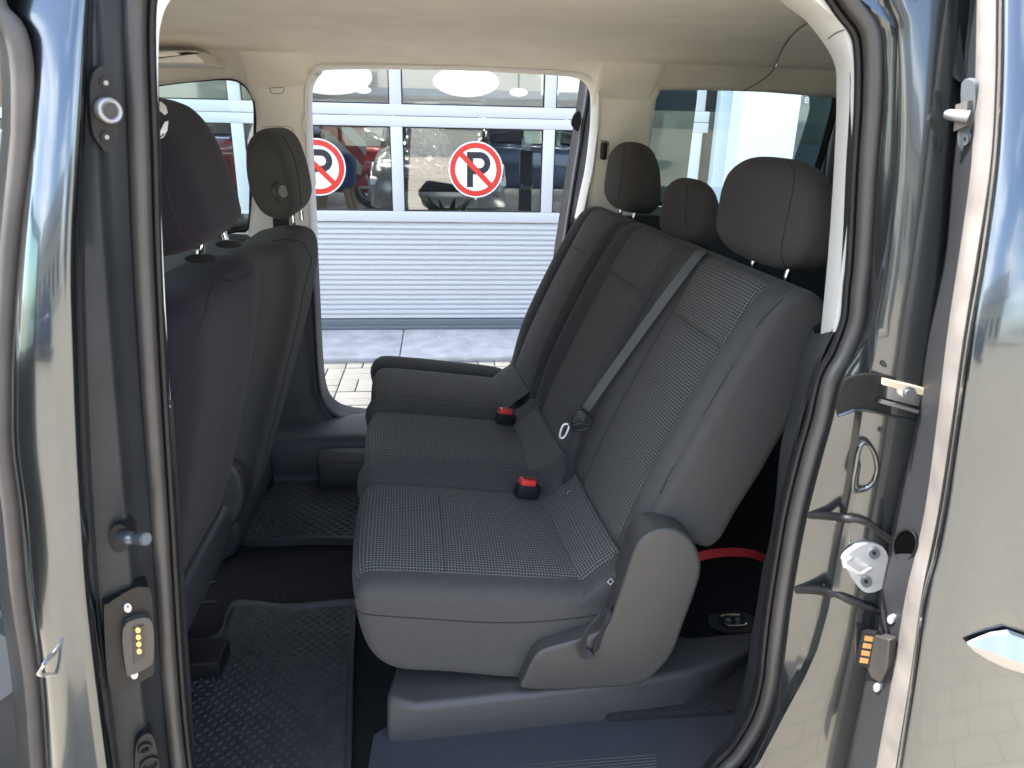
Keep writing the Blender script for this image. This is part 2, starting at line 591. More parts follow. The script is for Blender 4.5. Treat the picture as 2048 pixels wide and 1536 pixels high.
# big paved ground
M_GROUND = bpy.data.materials.new('paved_ground'); M_GROUND.use_nodes = True
n = M_GROUND.node_tree; b = n.nodes['Principled BSDF']; b.inputs['Roughness'].default_value = .95
t = n.nodes.new('ShaderNodeTexCoord'); br = n.nodes.new('ShaderNodeTexBrick')
br.inputs['Scale'].default_value = 1; br.inputs['Brick Width'].default_value = .22; br.inputs['Row Height'].default_value = .11
br.inputs['Mortar Size'].default_value = .005
br.inputs['Color1'].default_value = (.50, .43, .325, 1); br.inputs['Color2'].default_value = (.45, .39, .30, 1); br.inputs['Mortar'].default_value = (.30, .27, .22, 1)
n.links.new(t.outputs['Object'], br.inputs['Vector'])
ns = n.nodes.new('ShaderNodeTexNoise'); ns.inputs['Scale'].default_value = .9; ns.inputs['Detail'].default_value = 8
n.links.new(t.outputs['Object'], ns.inputs['Vector'])
mxg = n.nodes.new('ShaderNodeMix'); mxg.data_type = 'RGBA'; mxg.blend_type = 'MULTIPLY'; mxg.inputs[0].default_value = .35
n.links.new(br.outputs[0], mxg.inputs[6]); n.links.new(ns.outputs['Fac'], mxg.inputs[7]); n.links.new(mxg.outputs[2], b.inputs['Base Color'])

# ================================================================== setting: ground, paving, showroom
GY = 5.2                                                     # plane of the overhead door
g = mesh('ground', [(-150, -150, -.03), (150, -150, -.03), (150, 150, -.03), (-150, 150, -.03)], [(0, 1, 2, 3)], M_GROUND, smooth=False)
tag(g, kind='structure')
pv = box('paved_yard', -4.5, 6.0, 3.1, 4.515, -.028, -.008, M_SAND)
tag(pv, kind='structure')
brick_me = []
for m_ in (M_PAVER, M_PAVER2):
    for (lx, ly) in ((.21, .105), (.105, .21)):
        o = MB().box(0, lx-.006, 0, ly-.006, -.008, 0).build('paver', m_, None, smooth=False)
        bevel(o, .003, 2)
        brick_me.append((o.data, o))
        COL.objects.unlink(o)
def put_brick(kind, x, y):
    me, src = brick_me[kind]
    o = src.copy(); o.name = 'paver'
    COL.objects.link(o)
    o.location = (x, y, random.uniform(-.0015, .0015))
    o.parent = pv
    o.matrix_parent_inverse = Matrix.Identity(4)
nb = 0
a = .105
# basket weave: two upright, two lying, in view through the far door opening
ix = 0
for gy in range(0, 6):
    for gx in range(-8, 6):
        x, y = gx*.21+.03, 3.36+gy*.21
        m_ = random.choice((0, 2))
        if (gx+gy) % 2:
            put_brick(m_, x, y); put_brick(random.choice((0, 2)), x, y+a)
        else:
            put_brick(m_+1, x, y); put_brick(random.choice((0, 2))+1, x+a, y)

sill = thing('doorstep', 'bluish stone threshold with worn scratched top in front of the overhead door', 'doorstep', (0, 4.9, 0))
for k in range(-3, 4):
    s_ = box('stone_slab', -.268+k*1.1, -.268+(k+1)*1.1-.006, 4.52, GY+.05, -.02, .03, M_STONE, sill, bev=.006)
MBs = MB()
for k in range(26):
    x = random.uniform(-.6, .6); y = random.uniform(4.7, 5.1); a2 = random.uniform(.5, 2.4); l = random.uniform(.01, .05)
    dx, dy = math.cos(a2)*l, math.sin(a2)*l
    MBs.add([(x, y, .0312), (x+.004, y, .0312), (x+dx+.003, y+dy, .0312), (x+dx, y+dy, .0312)], [(0, 1, 2, 3)])
sc = MBs.build('scratch_mark', mat('scratch', (.62, .64, .66), rough=.8), sill, smooth=False)
sc['kind'] = 'stuff'

# --- overhead door
od = thing('overhead_door', 'white sectional overhead door with two rows of panes above a ribbed bottom panel', 'garage door', (0.2, GY, .1))
MX = [-.282+1.031*k for k in range(-4, 2)]+[1.785]             # mullion centres
XL, XR = MX[0]-.04, 1.86
Z0, Z1, SH = .105, .799, .694
def doorbox(name, x0, x1, y0, y1, z0, z1, b=.004, m=None):
    return box(name, x0, x1, y0, y1, z0, z1, m or M_DOORW, od, bev=b)
# ribbed panel
prof = []
zz = Z0+.004
pit = (Z1-.012-Z0)/19
for k in range(19):
    z = Z0+.004+k*pit
    prof += [(0, z), (0, z+pit*.50), (.013, z+pit*.62), (.013, z+pit*.94)]
prof.append((0, Z1-.004))
prof += [(.05, Z1-.004), (.05, Z0+.004)]
V = [(x, GY+.006+d, z) for d, z in prof for x in (XL, XR)]
rp = mesh('ribbed_panel', V, gridfaces(len(prof), 2)+[(len(prof)*2-2, len(prof)*2-1, 1, 0)], M_DOORW, od, smooth=False)
doorbox('bottom_seal', XL, XR, GY-.012, GY+.03, .032, Z0-.004, .004, M_DKGREY)
doorbox('seal_lip', XL, XR, GY-.03, GY-.0125, .032, .055, .003, M_DKGREY)
rows = [(Z1, Z1+SH), (Z1+SH, Z1+2*SH), (Z1+2*SH, Z1+3*SH)]
PANES = []
for (za, zb) in rows:
    doorbox('rail', XL, XR, GY, GY+.045, za+.0015, za+.072)
    doorbox('rail', XL, XR, GY, GY+.045, zb-.067, zb-.0015)
    for i, x in enumerate(MX):
        hw = .039
        doorbox('mullion', x-hw, x+hw, GY+.0005, GY+.044, za+.0722, zb-.0672)
    for i in range(len(MX)-1):
        xa, xb = MX[i]+.039, MX[i+1]-.039
        pn = box('pane', xa, xb, GY+.026, GY+.030, za+.072, zb-.067, M_PANE, od)
        PANES.append(pn)
        gk = MB()
        for (q0, q1, r0, r1) in ((xa, xb, za+.0722, za+.080), (xa, xb, zb-.075, zb-.0672), (xa, xa+.008, za+.080, zb-.075), (xb-.008, xb, za+.080, zb-.075)):
            gk.box(q0, q1, GY+.014, GY+.034, r0, r1)
        gk.build('gasket', M_BLACK, od, smooth=False)

# --- showroom building
sb = thing('showroom', 'white showroom building with grey pilaster beside the overhead door', 'building', (1.5, GY+3, 0))
def sbox(name, x0, x1, y0, y1, z0, z1, m, b=0): return box(name, x0, x1, y0, y1, z0, z1, m, sb, bev=b)
sbox('door_gap', 1.862, 1.905, GY+.02, GY+.2, .045, 3.1, M_BLACK)
sbox('pilaster', 1.905, 2.20, GY-.06, GY+.3, 0, 4.6, M_WALLG, .005)
sbox('corner_wall', P(1481, 250, 4.95)[0], P(1595, 250, 4.95)[0], GY-.25, GY+.3, 0, 4.6, M_WALLW, .005)
sbox('lintel_wall', -5.2, 1.90, GY-.02, GY+.3, 2.885, 4.6, M_WALLW)
sbox('side_wall', -5.2, MX[0]-.041, GY-.02, GY+.3, 0, 2.884, M_WALLW)
sbox('shop_window_frame', 2.21, 2.30, GY-.03, GY+.1, 0, 3.4, M_DKGREY)
sbox('shop_window_frame', 2.31, 6.5, GY-.03, GY+.1, 0, .35, M_DKGREY)
sbox('shop_window_pane', 2.31, 6.5, GY+.02, GY+.03, .36, 3.4, M_PANE)
sbox('shop_wall', 2.535, 9, GY-.02, GY+.3, 3.41, 4.6, M_WALLW)
sbox('floor', -5.2, 9, GY+.32, 22, -.02, .04, M_SHFLOOR)
sbox('ceiling', -5.2, 9, GY+.32, 22, 4.2, 4.3, M_SHCEIL)
sbox('roof', -5.4, 9.2, 4.66, 22.4, 4.61, 4.8, M_DKGREY)  # unseen front overhang, sized to throw shade over the doorstep
sbox('back_wall', -5.2, 9, 21.9, 22.1, .041, 4.19, M_SHWALL)
sbox('side_partition', -5.4, -5.21, GY, 22.1, 0, 4.6, M_SHWALL)
sbox('side_partition', 9.0, 9.2, GY, 22.1, 0, 4.6, M_SHWALL)

# lamps and discs under the showroom ceiling
def disc(px, py, y, wpx, hpx=None):
    c = P(px, py, y)
    r = wpx/FPX*y*.5
    z = min(c[2], 4.1)
    o = cyl('lamp_disc', (c[0], y, z), (c[0], y, z+.06), r, M_LAMP, None, n=32)
    return o
def lamp(label, px, py, z, wpx):
    c = P(px, py, z)
    z = c[2]
    r = wpx/FPX*np.linalg.norm(c-CP)*.5
    t = thing('ceiling_disc', label, 'ceiling lamp', (c[0], c[1], z))
    V = [(c[0]+r*math.cos(u)*math.cos(v), c[1]+r*math.sin(u)*math.cos(v), z+.42*r*math.sin(v)) for v in np.linspace(-1.57, 1.57, 15) for u in np.linspace(0, 6.2832, 37)[:-1]]
    mesh('lamp_shade', V, gridfaces(15, 36, True), M_LAMP, t)
    cyl('cable', (c[0], c[1], z+.4*r), (c[0], c[1], 4.19), .01, M_BLACK, t, n=6)
lamp('large round white ceiling lamp seen through the middle upper pane', 932, 164, 8.5, 122)
lamp('large white ceiling lamp in the upper left pane beside the beige pillar', 660, 152, 7.5, 150)
lamp('small round lamp below the large one in the upper left pane', 726, 180, 8, 30)
lamp('small round lamp near the right end of the middle upper pane', 1037, 185, 8, 34)
lamp('round lamp half hidden behind the right mullion of the upper pane', 1100, 186, 8, 34)
fills = MB()  # glowing boxes added under the ceiling to brighten the dim showroom
for k in range(60):
    x, y = random.uniform(-3, 5), random.uniform(9, 21)
    fills.box(x, x+.12, y, y+.12, 4.17, 4.19)
o = fills.build('fill_light', M_FILL, sb, smooth=False); o['kind'] = 'stuff'

# --- no parking signs stuck on the panes
def sign(px, py, label):
    c = P(px, py, GY-.004)
    r = 52/FPX*5.22
    t = thing('no_parking_sign', label, 'sign', tuple(c), 'no parking signs stuck on the overhead door')
    x, z = c[0], c[2]
    y = GY+.0235
    cyl('plate', (x, y, z), (x, y-.002, z), r, M_SIGNW, t, n=64)
    def ring(r0, r1, yy, a0=0, a1=2*math.pi, n=64, ox=0, oz=0):
        V, F = [], []
        for k in range(n+1):
            a_ = a0+(a1-a0)*k/n
            V += [(x+ox+math.cos(a_)*r0, yy, z+oz+math.sin(a_)*r0), (x+ox+math.cos(a_)*r1, yy, z+oz+math.sin(a_)*r1)]
        return V, [(2*k, 2*k+1, 2*k+3, 2*k+2) for k in range(n)]
    V, F = ring(r*.76, r*.955, y-.003)
    mesh('ring', V, F, M_SIGNR, t, smooth=False)
    # letter P
    mb = MB()
    q = r
    mb.add([(x-.33*q, y-.003, z-.63*q), (x-.10*q, y-.003, z-.63*q), (x-.10*q, y-.003, z+.63*q), (x-.33*q, y-.003, z+.63*q)], [(0, 1, 2, 3)])
    for (za_, zb_) in ((.40, .63), (-.17, .06)):
        mb.add([(x-.10*q, y-.003, z+za_*q), (x+.14*q, y-.003, z+za_*q), (x+.14*q, y-.003, z+zb_*q), (x-.10*q, y-.003, z+zb_*q)], [(0, 1, 2, 3)])
    V, F = ring(.17*q, .40*q, y-.003, -math.pi/2, math.pi/2, 24, ox=.14*q, oz=.23*q)
    mb.add(V, F)
    mb.build('letter', M_SIGNB, t, smooth=False)
    a_ = math.radians(-45); L = .78*r; h = .095*r
    dx, dz = math.cos(a_), math.sin(a_)
    mesh('slash', [(x-dx*L+dz*h, y-.004, z-dz*L-dx*h), (x+dx*L+dz*h, y-.004, z+dz*L-dx*h), (x+dx*L-dz*h, y-.004, z+dz*L+dx*h), (x-dx*L-dz*h, y-.004, z-dz*L+dx*h)], [(0, 1, 2, 3)], M_SIGNR, t, smooth=False)
sign(952, 340, 'round red and white no parking sign in full view on the middle pane')
sign(634, 335, 'round no parking sign partly hidden behind the grey passenger headrest')

# --- cars inside the showroom
def car(name, label, x, y, rot, paint, group='cars inside the showroom'):
    t = thing(name, label, 'car', (0, 0, 0), group)
    side = [(-2.1, .28), (-2.16, .55), (-2.08, .78), (-1.75, .93), (-1.15, 1.03), (-.55, 1.40), (.1, 1.53), (1.1, 1.50), (1.75, 1.18), (2.05, 1.0), (2.12, .6), (2.05, .28)]
    low = [(-2.05, .24), (-2.17, .42), (-2.15, .66), (-1.98, .84), (-1.2, .99), (0, 1.02), (1.7, 1.02), (2.08, .95), (2.12, .5), (2.02, .24)]
    up = [(-1.28, .96), (-.62, 1.42), (0, 1.55), (.9, 1.54), (1.55, 1.30), (1.9, .98)]
    O = cr([(a_, b_) for a_, b_ in low], 4, True)
    Vb, Fb = rext_geo(O, -.9, .9, .10, ry=.22, steps=4)
    body = mesh('body', Vb, Fb, paint, t)
    O = cr(up, 4, True)
    Vc, Fc = pillow_geo(O, -.80, .80, 5, 12)
    mesh('cabin', Vc, Fc, M_CARGLASS, t)
    O2 = cr([(-.60, 1.45), (0, 1.565), (.9, 1.555), (1.5, 1.36), (.9, 1.49), (0, 1.5)], 4, True)
    Vr, Fr = pillow_geo(O2, -.70, .70, 6, 10)
    mesh('roof', Vr, Fr, paint, t)
    for sy in (-1, 1):
        h = rext('headlight', [(-2.12, .66), (-1.72, .84), (-1.70, .74), (-2.13, .58)], sy*.74-.17, sy*.74+.17, .01, M_STEEL, t)
        for wx in (-1.3, 1.32):
            wt = tube('wheel', [(wx+.33*.78*math.cos(a_), sy*.82, .33+.33*.78*math.sin(a_)) for a_ in np.linspace(0, 2*math.pi, 28)[:-1]], .085, M_TYRE, t, n=8, closed=True)
            mb = MB()
            for k in range(5):
                a_ = k*2*math.pi/5
                V, F = cyl_geo(np.array((wx, sy*.90, .33)), np.array((wx+.21*math.cos(a_), sy*.885, .33+.21*math.sin(a_))), .03, .022, 6)
                mb.add(V, F)
            V, F = tube_geo([(wx+.205*math.cos(a_), sy*.88, .33+.205*math.sin(a_)) for a_ in np.linspace(0, 2*math.pi, 24)[:-1]], .018, 6, True)
            mb.add(V, F)
            mb.build('rim', M_ALU, wt)
    rext('grille', [(-2.19, .50), (-2.19, .68), (-2.10, .68), (-2.10, .50)], -.62, .62, .01, M_BLACK, t)
    rext('lower_grille', [(-2.18, .29), (-2.18, .42), (-2.10, .42), (-2.10, .29)], -.7, .7, .01, M_BLACK, t)
    rext('bumper_strip', [(-2.195, .44), (-2.195, .47), (-2.10, .47), (-2.10, .44)], -.8, .8, .008, M_CHROME, t)
    rext('number_plate', [(-2.205, .52), (-2.205, .63), (-2.19, .63), (-2.19, .52)], -.26, .26, .003, M_SIGNB, t)
    t.location = (x, y, .04)
    t.rotation_euler = (0, 0, rot)
    for c in t.children_recursive:
        c.matrix_parent_inverse = Matrix.Identity(4)
c = PZ(885, 415, .3)
car('showroom_car', 'silver car facing the glass behind the middle pane', c[0]-.05, 12.3, rad(90), M_SILVER)
car('showroom_car', 'dark blue car with alloy wheels standing behind the silver one', 2.1, 14.6, rad(180), M_BLUECAR)
car('showroom_car', 'red car parked behind the blue chair in the showroom', -2.2, 13.6, rad(168), M_REDCAR)
# chair
cx = P(672, 400, 6.6)[0]
ch = thing('bar_chair', 'blue shell chair on pale wooden legs behind the lower left pane', 'chair', (cx, 6.6, .04))
O = cr([(cx-.13, .90), (cx+.13, .90), (cx+.17, .98), (cx+.14, 1.17), (cx-.14, 1.17), (cx-.17, .98)], 5, True)
rext('shell', O, 6.48, 6.80, .05, M_BLUECH, ch)
for sx in (-1, 1):
    for yy in (6.50, 6.78):
        q_ = .03 if yy > 6.6 else -.03
        tube('leg', [(cx+sx*.10, yy, .905), (cx+sx*.19, yy+q_, .48), (cx+sx*.28, yy+2*q_, .04)], [.026, .022, .016], M_WOOD, ch, n=8)
tube('footrest', [(cx-.18, 6.47, .42), (cx+.18, 6.47, .42)], .011, M_WOOD, ch, n=8)
# striped banner behind the chair
M_STRIPE = mat('striped_cloth', (.7, .7, .65), rough=.8)
n = M_STRIPE.node_tree; b = n.nodes['Principled BSDF']
t_ = n.nodes.new('ShaderNodeTexCoord'); wv = n.nodes.new('ShaderNodeTexWave'); wv.inputs['Scale'].default_value = 2.2; wv.inputs['Distortion'].default_value = 1.5; wv.bands_direction = 'DIAGONAL'
rp_ = n.nodes.new('ShaderNodeValToRGB'); rp_.color_ramp.elements[0].position = .45; rp_.color_ramp.elements[0].color = (.45, .46, .42, 1); rp_.color_ramp.elements[1].position = .5; rp_.color_ramp.elements[1].color = (.34, .07, .06, 1)
n.links.new(t_.outputs['Object'], wv.inputs['Vector']); n.links.new(wv.outputs['Fac'], rp_.inputs[0]); n.links.new(rp_.outputs[0], b.inputs['Base Color'])
bn = [P(q[0], q[1], 8.2) for q in ((648, 247), (728, 247), (734, 300), (722, 350), (690, 352), (652, 320))]
o = mesh('striped_banner', bn, [tuple(range(6))], M_STRIPE, None, smooth=False)
solid(o, .02); tag(o, 'red and white striped banner hanging behind the blue chair', 'banner')
# crumpled glossy sheets added to imitate reflections in the panes
M_PANE_REFL = bpy.data.materials.new('pane_reflection'); M_PANE_REFL.use_nodes = True
n = M_PANE_REFL.node_tree; n.nodes.clear()
o_ = n.nodes.new('ShaderNodeOutputMaterial'); tr = n.nodes.new('ShaderNodeBsdfTransparent'); gl = n.nodes.new('ShaderNodeBsdfGlossy')
gl.inputs['Roughness'].default_value = .12; gl.inputs['Color'].default_value = (.95, .93, .92, 1)
mx_ = n.nodes.new('ShaderNodeMixShader'); mx_.inputs[0].default_value = .55
n.links.new(tr.outputs[0], mx_.inputs[1]); n.links.new(gl.outputs[0], mx_.inputs[2]); n.links.new(mx_.outputs[0], o_.inputs[0])
def film(name, label, corners, y, seed):
    rnd = np.random.RandomState(seed)
    nu_, nv_ = 40, 30
    V = []
    c_ = [np.array(q) for q in corners]
    ph_ = rnd.rand(8, 4)
    for j in range(nv_):
        for i in range(nu_):
            u, v = i/(nu_-1), j/(nv_-1)
            q = (c_[0]*(1-u)+c_[1]*u)*(1-v)+(c_[3]*(1-u)+c_[2]*u)*v
            d = 0
            for k in range(8):
                fu, fv = (ph_[k, 0]-.5)*(10+4*k), (ph_[k, 1])*(6+5*k)
                d += math.sin(6.28*(fu*u*.5+fv*v*.5*(1-.5*u)+ph_[k, 2]))/(1.5+k)*.05
            p = P(q[0], q[1], y+d)
            V.append(p)
    o = mesh(name, V, gridfaces(nv_, nu_), M_PANE_REFL, None)
    solid(o, .002, 0)
    tag(o, label, 'reflection sheet')
film('pane_reflection_sheet', 'crumpled glossy sheet added behind the middle pane to imitate reflections in its glass', [(812, 250), (885, 250), (930, 352), (806, 352)], 6.1, 3)
film('pane_reflection_sheet', 'crumpled glossy sheet added to imitate reflections in the panes seen through the rear quarter window', [(1285, 250), (1395, 250), (1400, 420), (1270, 420)], 6.0, 5)
dw = box('reflection_panel', P(1290, 200, 6.6)[0], P(1386, 200, 6.6)[0], 6.6, 6.68, .04, 2.6, M_CREAM, None, bev=.01)  # added to imitate the pale reflection in these panes
tag(dw, 'tall cream panel added behind the panes right of the mullion to imitate a pale reflection', 'reflection panel')
# info stand
c0 = P(1051, 380, 7.0); c1 = P(1051, 300, 7.0); hw = .052
st = thing('info_stand', 'slim black information stand with a pale top card', 'stand', (c0[0], 7.0, .04))
box('post', c0[0]-hw*1.1, c0[0]+hw*1.1, 7.0, 7.06, .04, c1[2], M_SIGNB, st)
box('card', c0[0]-.045, c0[0]+.045, 6.99, 6.998, P(1051, 297, 7)[2], P(1051, 277, 7)[2], M_SIGNW, st)
fc = bpy.data.curves.new('lettering', 'FONT'); fc.body = 'Ford'; fc.size = .062; fc.align_x = 'CENTER'; fc.shear = .4
fo = bpy.data.objects.new('lettering_src', fc); COL.objects.link(fo)
dg = bpy.context.evaluated_depsgraph_get()
lm = bpy.data.meshes.new_from_object(fo.evaluated_get(dg)); bpy.data.objects.remove(fo)
lm.materials.clear(); lm.materials.append(M_SIGNW)
lo = bpy.data.objects.new('lettering', lm); COL.objects.link(lo)
lo.parent = st
lo.matrix_parent_inverse = Matrix.Translation(-Vector(st.location))
q = P(1051, 377, 6.985)
lo.matrix_basis = Matrix.Translation(Vector((q[0], 6.985, q[2]-.01))) @ Matrix.Rotation(math.pi/2, 4, 'X')
# letter on the shop window
fc = bpy.data.curves.new('lettering', 'FONT'); fc.body = 'e'; fc.size = .085
fo = bpy.data.objects.new('lettering_src', fc); COL.objects.link(fo)
dg = bpy.context.evaluated_depsgraph_get()
lm = bpy.data.meshes.new_from_object(fo.evaluated_get(dg)); bpy.data.objects.remove(fo)
lm.materials.clear(); lm.materials.append(M_SIGNW)
lo = bpy.data.objects.new('window_lettering', lm); COL.objects.link(lo)
lo.parent = sb; lo.matrix_parent_inverse = Matrix.Translation(-Vector(sb.location))
q = P(1607, 206, GY+.015)
lo.matrix_basis = Matrix.Translation(Vector((q[0], GY+.015, q[2]))) @ Matrix.Rotation(math.pi/2, 4, 'X')
# potted plant seen in front of the silver car, inside the glass
pt = thing('potted_plant', 'leafy plant in a dark tub low behind the middle pane', 'plant', (P(890, 420, 6.3)[0], 6.3, .04))
pc = P(895, 420, 6.3)
cyl('tub', (pc[0], 6.3, .04), (pc[0], 6.3, .5), .16, M_BLACK, pt, r1=.2)
lf = MB()
for k in range(60):
    a_ = random.uniform(0, 6.28); l = random.uniform(.18, .42); up_ = random.uniform(.1, .38)
    b0 = np.array((pc[0], 6.3, .5)); tip = b0+np.array((math.cos(a_)*l, math.sin(a_)*l*.6, up_))
    mid = (b0+tip)/2+np.array((0, 0, .06)); s_ = np.array((-math.sin(a_), math.cos(a_), 0))*.028
    lf.add([b0, mid-s_, tip, mid+s_], [(0, 1, 2, 3)])
o = lf.build('leaf', M_LEAF, pt, smooth=False); o['kind'] = 'stuff'

# --- across the yard, seen only in the paint's reflections
hs = thing('house', 'cream house with a grey roof across the yard behind the viewer', 'building', (-6, -22, 0))
box('wall', -20, 4, -30, -20, -.03, 4.6, M_CREAM, hs)
mesh('roof', [(-20.6, -30.6, 4.55), (4.6, -30.6, 4.55), (4.6, -19.4, 4.55), (-20.6, -19.4, 4.55), (-20.6, -25, 7.8), (4.6, -25, 7.8)], [(0, 1, 5, 4), (2, 3, 4, 5), (0, 4, 3), (1, 2, 5), (0, 3, 2, 1)], M_ROOF, hs, smooth=False)
for x in (-18, -13.5, -9, -4.5, 0):
    f = box('window', x, x+2.2, -20.08, -19.96, 1.0, 3.0, M_DKGREY, hs)
    box('pane', x+.12, x+2.08, -19.955, -19.95, 1.12, 2.88, M_CARGLASS, f)
car('parked_car', 'dark blue car parked in the yard behind the viewer', -4.2, -6.0, rad(8), M_BLUECAR, 'cars parked in the yard')
car('parked_car', 'silver car parked in the yard behind the viewer', -9.5, -7.5, rad(-4), M_SILVER, 'cars parked in the yard')
car('parked_car', 'dark car parked in the yard facing away from the house', 8.6, -8.0, rad(184), M_BLUECAR, 'cars parked in the yard')
wl = box('hall', 16, 40, -34, -22, -.03, 6.0, mat('hall_cladding', (.16, .17, .18), rough=.6), None)
tag(wl, 'dark grey hall across the yard behind the viewer', 'building')

# ================================================================== the van
van = thing('van', 'dark grey metallic van seen through its open sliding side door', 'van', (0, 1.6, 0))

def plate(name, pts, yf, th, m, parent, bev=0, n=5, smooth_outline=True, back=.004):
    """raised plate whose face follows a vertical surface given by Y=yf(px)"""
    q = cr(pts, n, True) if smooth_outline else [np.array(p, float) for p in pts]
    A = []
    for a_, b_ in q:
        y_ = yf(a_) if callable(yf) else yf
        A.append(P(a_, b_, y_+(tumble(np.mean([t_[1] for t_ in pts]), y_) if y_ < .9 else 0)))
    A = np.array(A)
    c = A.mean(0)
    nn = np.zeros(3)
    for i in range(len(A)):
        nn += np.cross(A[i]-c, A[(i+1) % len(A)]-c)
    nn /= np.linalg.norm(nn)
    if nn @ (CP-c) < 0: nn = -nn
    k = len(A)
    V = list(A-nn*back)+list(A+nn*th)
    F = [tuple(range(k))[::-1], tuple(range(k, 2*k))]+[(i, (i+1) % k, k+(i+1) % k, k+i) for i in range(k)]
    o = mesh(name, V, F, m, parent, sharp=30)
    if bev: bevel(o, bev, 2, 50)
    o['nrm'] = [float(x) for x in nn]
    return o

def ell(cx, cy, rx, ry, n=16, ang=0):
    r = []
    for k in range(n):
        t_ = 2*math.pi*k/n
        x, y = rx*math.cos(t_), ry*math.sin(t_)
        r.append((cx+x*math.cos(ang)-y*math.sin(ang), cy+x*math.sin(ang)+y*math.cos(ang)))
    return r

RW = [-160, -130, -100, -80, -60, -45, -30, -15, 0, 15, 30, 45, 60, 80, 100, 120, 140, 165, 190, 215, 240, 270, 300, 330, 360, 395, 430, 470, 512, 545, 580, 612, 645, 680, 712, 740, 768, 800, 830, 865, 900, 930, 960, 990, 1024, 1058, 1090, 1124, 1158, 1191, 1224, 1300, 1357, 1410, 1460, 1524, 1580, 1640, 1700]

# --- near centre pillar (left of the opening)
p0 = [(0, -160), (4, 0), (45, 60), (62, 140), (63, 250), (60, 300), (40, 500), (27, 700), (25, 800), (27, 900), (43, 1024), (58, 1190), (82, 1360), (95, 1536), (105, 1700)]
def off(pts, d): return [(a_+d, b_) for a_, b_ in pts]
p1 = [(178, -160), (170, 0), (160, 300), (152, 512), (156, 700), (163, 900), (170, 1024), (181, 1190), (200, 1360), (222, 1536), (240, 1700)]
p2 = [(180, -160), (190, 0), (200, 300), (212, 512), (232, 768), (253, 1024), (283, 1360), (300, 1536), (315, 1700)]
p3 = [(236, -160), (245, 0), (252, 300), (260, 512), (275, 768), (296, 1024), (319, 1360), (333, 1536), (350, 1700)]
def lerp(a_, b_, t_):
    ys = sorted(set([y for _, y in a_]+[y for _, y in b_]))
    A = np.array(sorted(a_, key=lambda q: q[1])); B = np.array(sorted(b_, key=lambda q: q[1]))
    return [(np.interp(y, A[:, 1], A[:, 0])*(1-t_)+np.interp(y, B[:, 1], B[:, 0])*t_, y) for y in ys]
pil = loft('centre_pillar', [(off(p0, -8), .86), (off(p0, 0), .81), (off(p0, 8), .795), (lerp(p0, p1, .2), .790), (lerp(p0, p1, .5), .788), (lerp(p0, p1, .75), .790), (off(p1, -14), .794), (off(p1, -5), .799), (off(p1, 3), .808), (off(p1, 9), .822)], RW, M_PAINT, van, sharp=80, lean=True)
rec = loft('pillar_recess', [(off(p1, 9), .822), (off(p1, 18), .838), (off(p2, -8), .848), (off(p2, 0), .852), (off(p2, 4), .862), (off(p2, 22), .876), (off(p3, 0), .888), (off(p3, 14), .905)], RW, M_PAINT_SHADED, van, sharp=60, lean=True)
def yrec(px): return float(np.interp(px, [160, 175, 190, 204, 212, 235, 255, 300], [.815, .826, .838, .846, .850, .862, .875, .89]))
fs = tube('front_door_seal', [P(a_-17, b_, .84) for a_, b_ in cr(p0, 6)], .0105, M_BRUB, van, n=12)
loft('front_door_flange', [(off(p0, -60), .99), (off(p0, -34), .87), (off(p0, -6), .85)], RW, M_RUB, van)

# front door striker wire on the pillar
tube('striker_wire', [P(108, 1308, .795), P(100, 1312, .78), P(86, 1330, .765), P(76, 1346, .765), P(84, 1350, .77), P(112, 1350, .79)], .0028, M_CHROME, van, n=10)

plate('front_sill_plate', [(-40, 1262), (10, 1268), (24, 1290), (28, 1380), (-40, 1400)], .99, .004, M_DKGREY, van, n=2, back=.05)
box('front_inner_sill', -1.5, P(20, 1300, 1.0)[0], 1.0, 1.06, .3, .62, M_TRIM, van, bev=.01)
# --- rubber seal round the near opening
L_ = [(290, -60), (274, -20), (270, 40), (272, 140), (279, 300), (286, 512), (300, 768), (317, 1024), (339, 1360), (357, 1536), (375, 1640)]
Bt = [(420, 1730), (600, 1760), (1000, 1750), (1300, 1690), (1400, 1600)]
Rr = [(1449, 1541), (1482, 1507), (1521, 1441), (1541, 1374), (1549, 1307), (1559, 1224), (1575, 1124), (1593, 1024), (1621, 912), (1641, 845), (1661, 762), (1688, 712), (1713, 645), (1720, 579), (1727, 512), (1737, 333), (1746, 200), (1746, 100), (1736, 50), (1706, 8)]
Tp = [(1660, -50), (1560, -105), (1400, -130), (1000, -140), (520, -140), (360, -115)]
AP = L_+Bt+Rr+Tp
apath = [P(a_, b_, .9) for a_, b_ in cr(AP, 5, True)]
seal = tube('door_seal', apath, .0112, M_RUB, van, n=14, closed=True)
APi = [np.array(p) for p in apath]
cen = np.mean(APi, 0)
def inset(pp, d, dy):
    A = np.array(pp); T = np.roll(A, -1, 0)-np.roll(A, 1, 0); T /= np.linalg.norm(T, axis=1)[:, None]
    N = np.stack([-T[:, 2], np.zeros(len(A)), T[:, 0]], 1)
    if ((cen-A[0]) @ N[0]) < 0: N = -N
    B = A+N*d; B[:, 1] += dy
    return list(B)
tube('seal_lip', inset(apath, .0135, .010), .0048, M_BLACK, van, n=8, closed=True)
sweep('door_flange', [inset(apath, -.016, .004), inset(apath, -.002, .012), inset(apath, .0125, .016), inset(apath, .013, .030)], M_BLACK, van, closed=True)

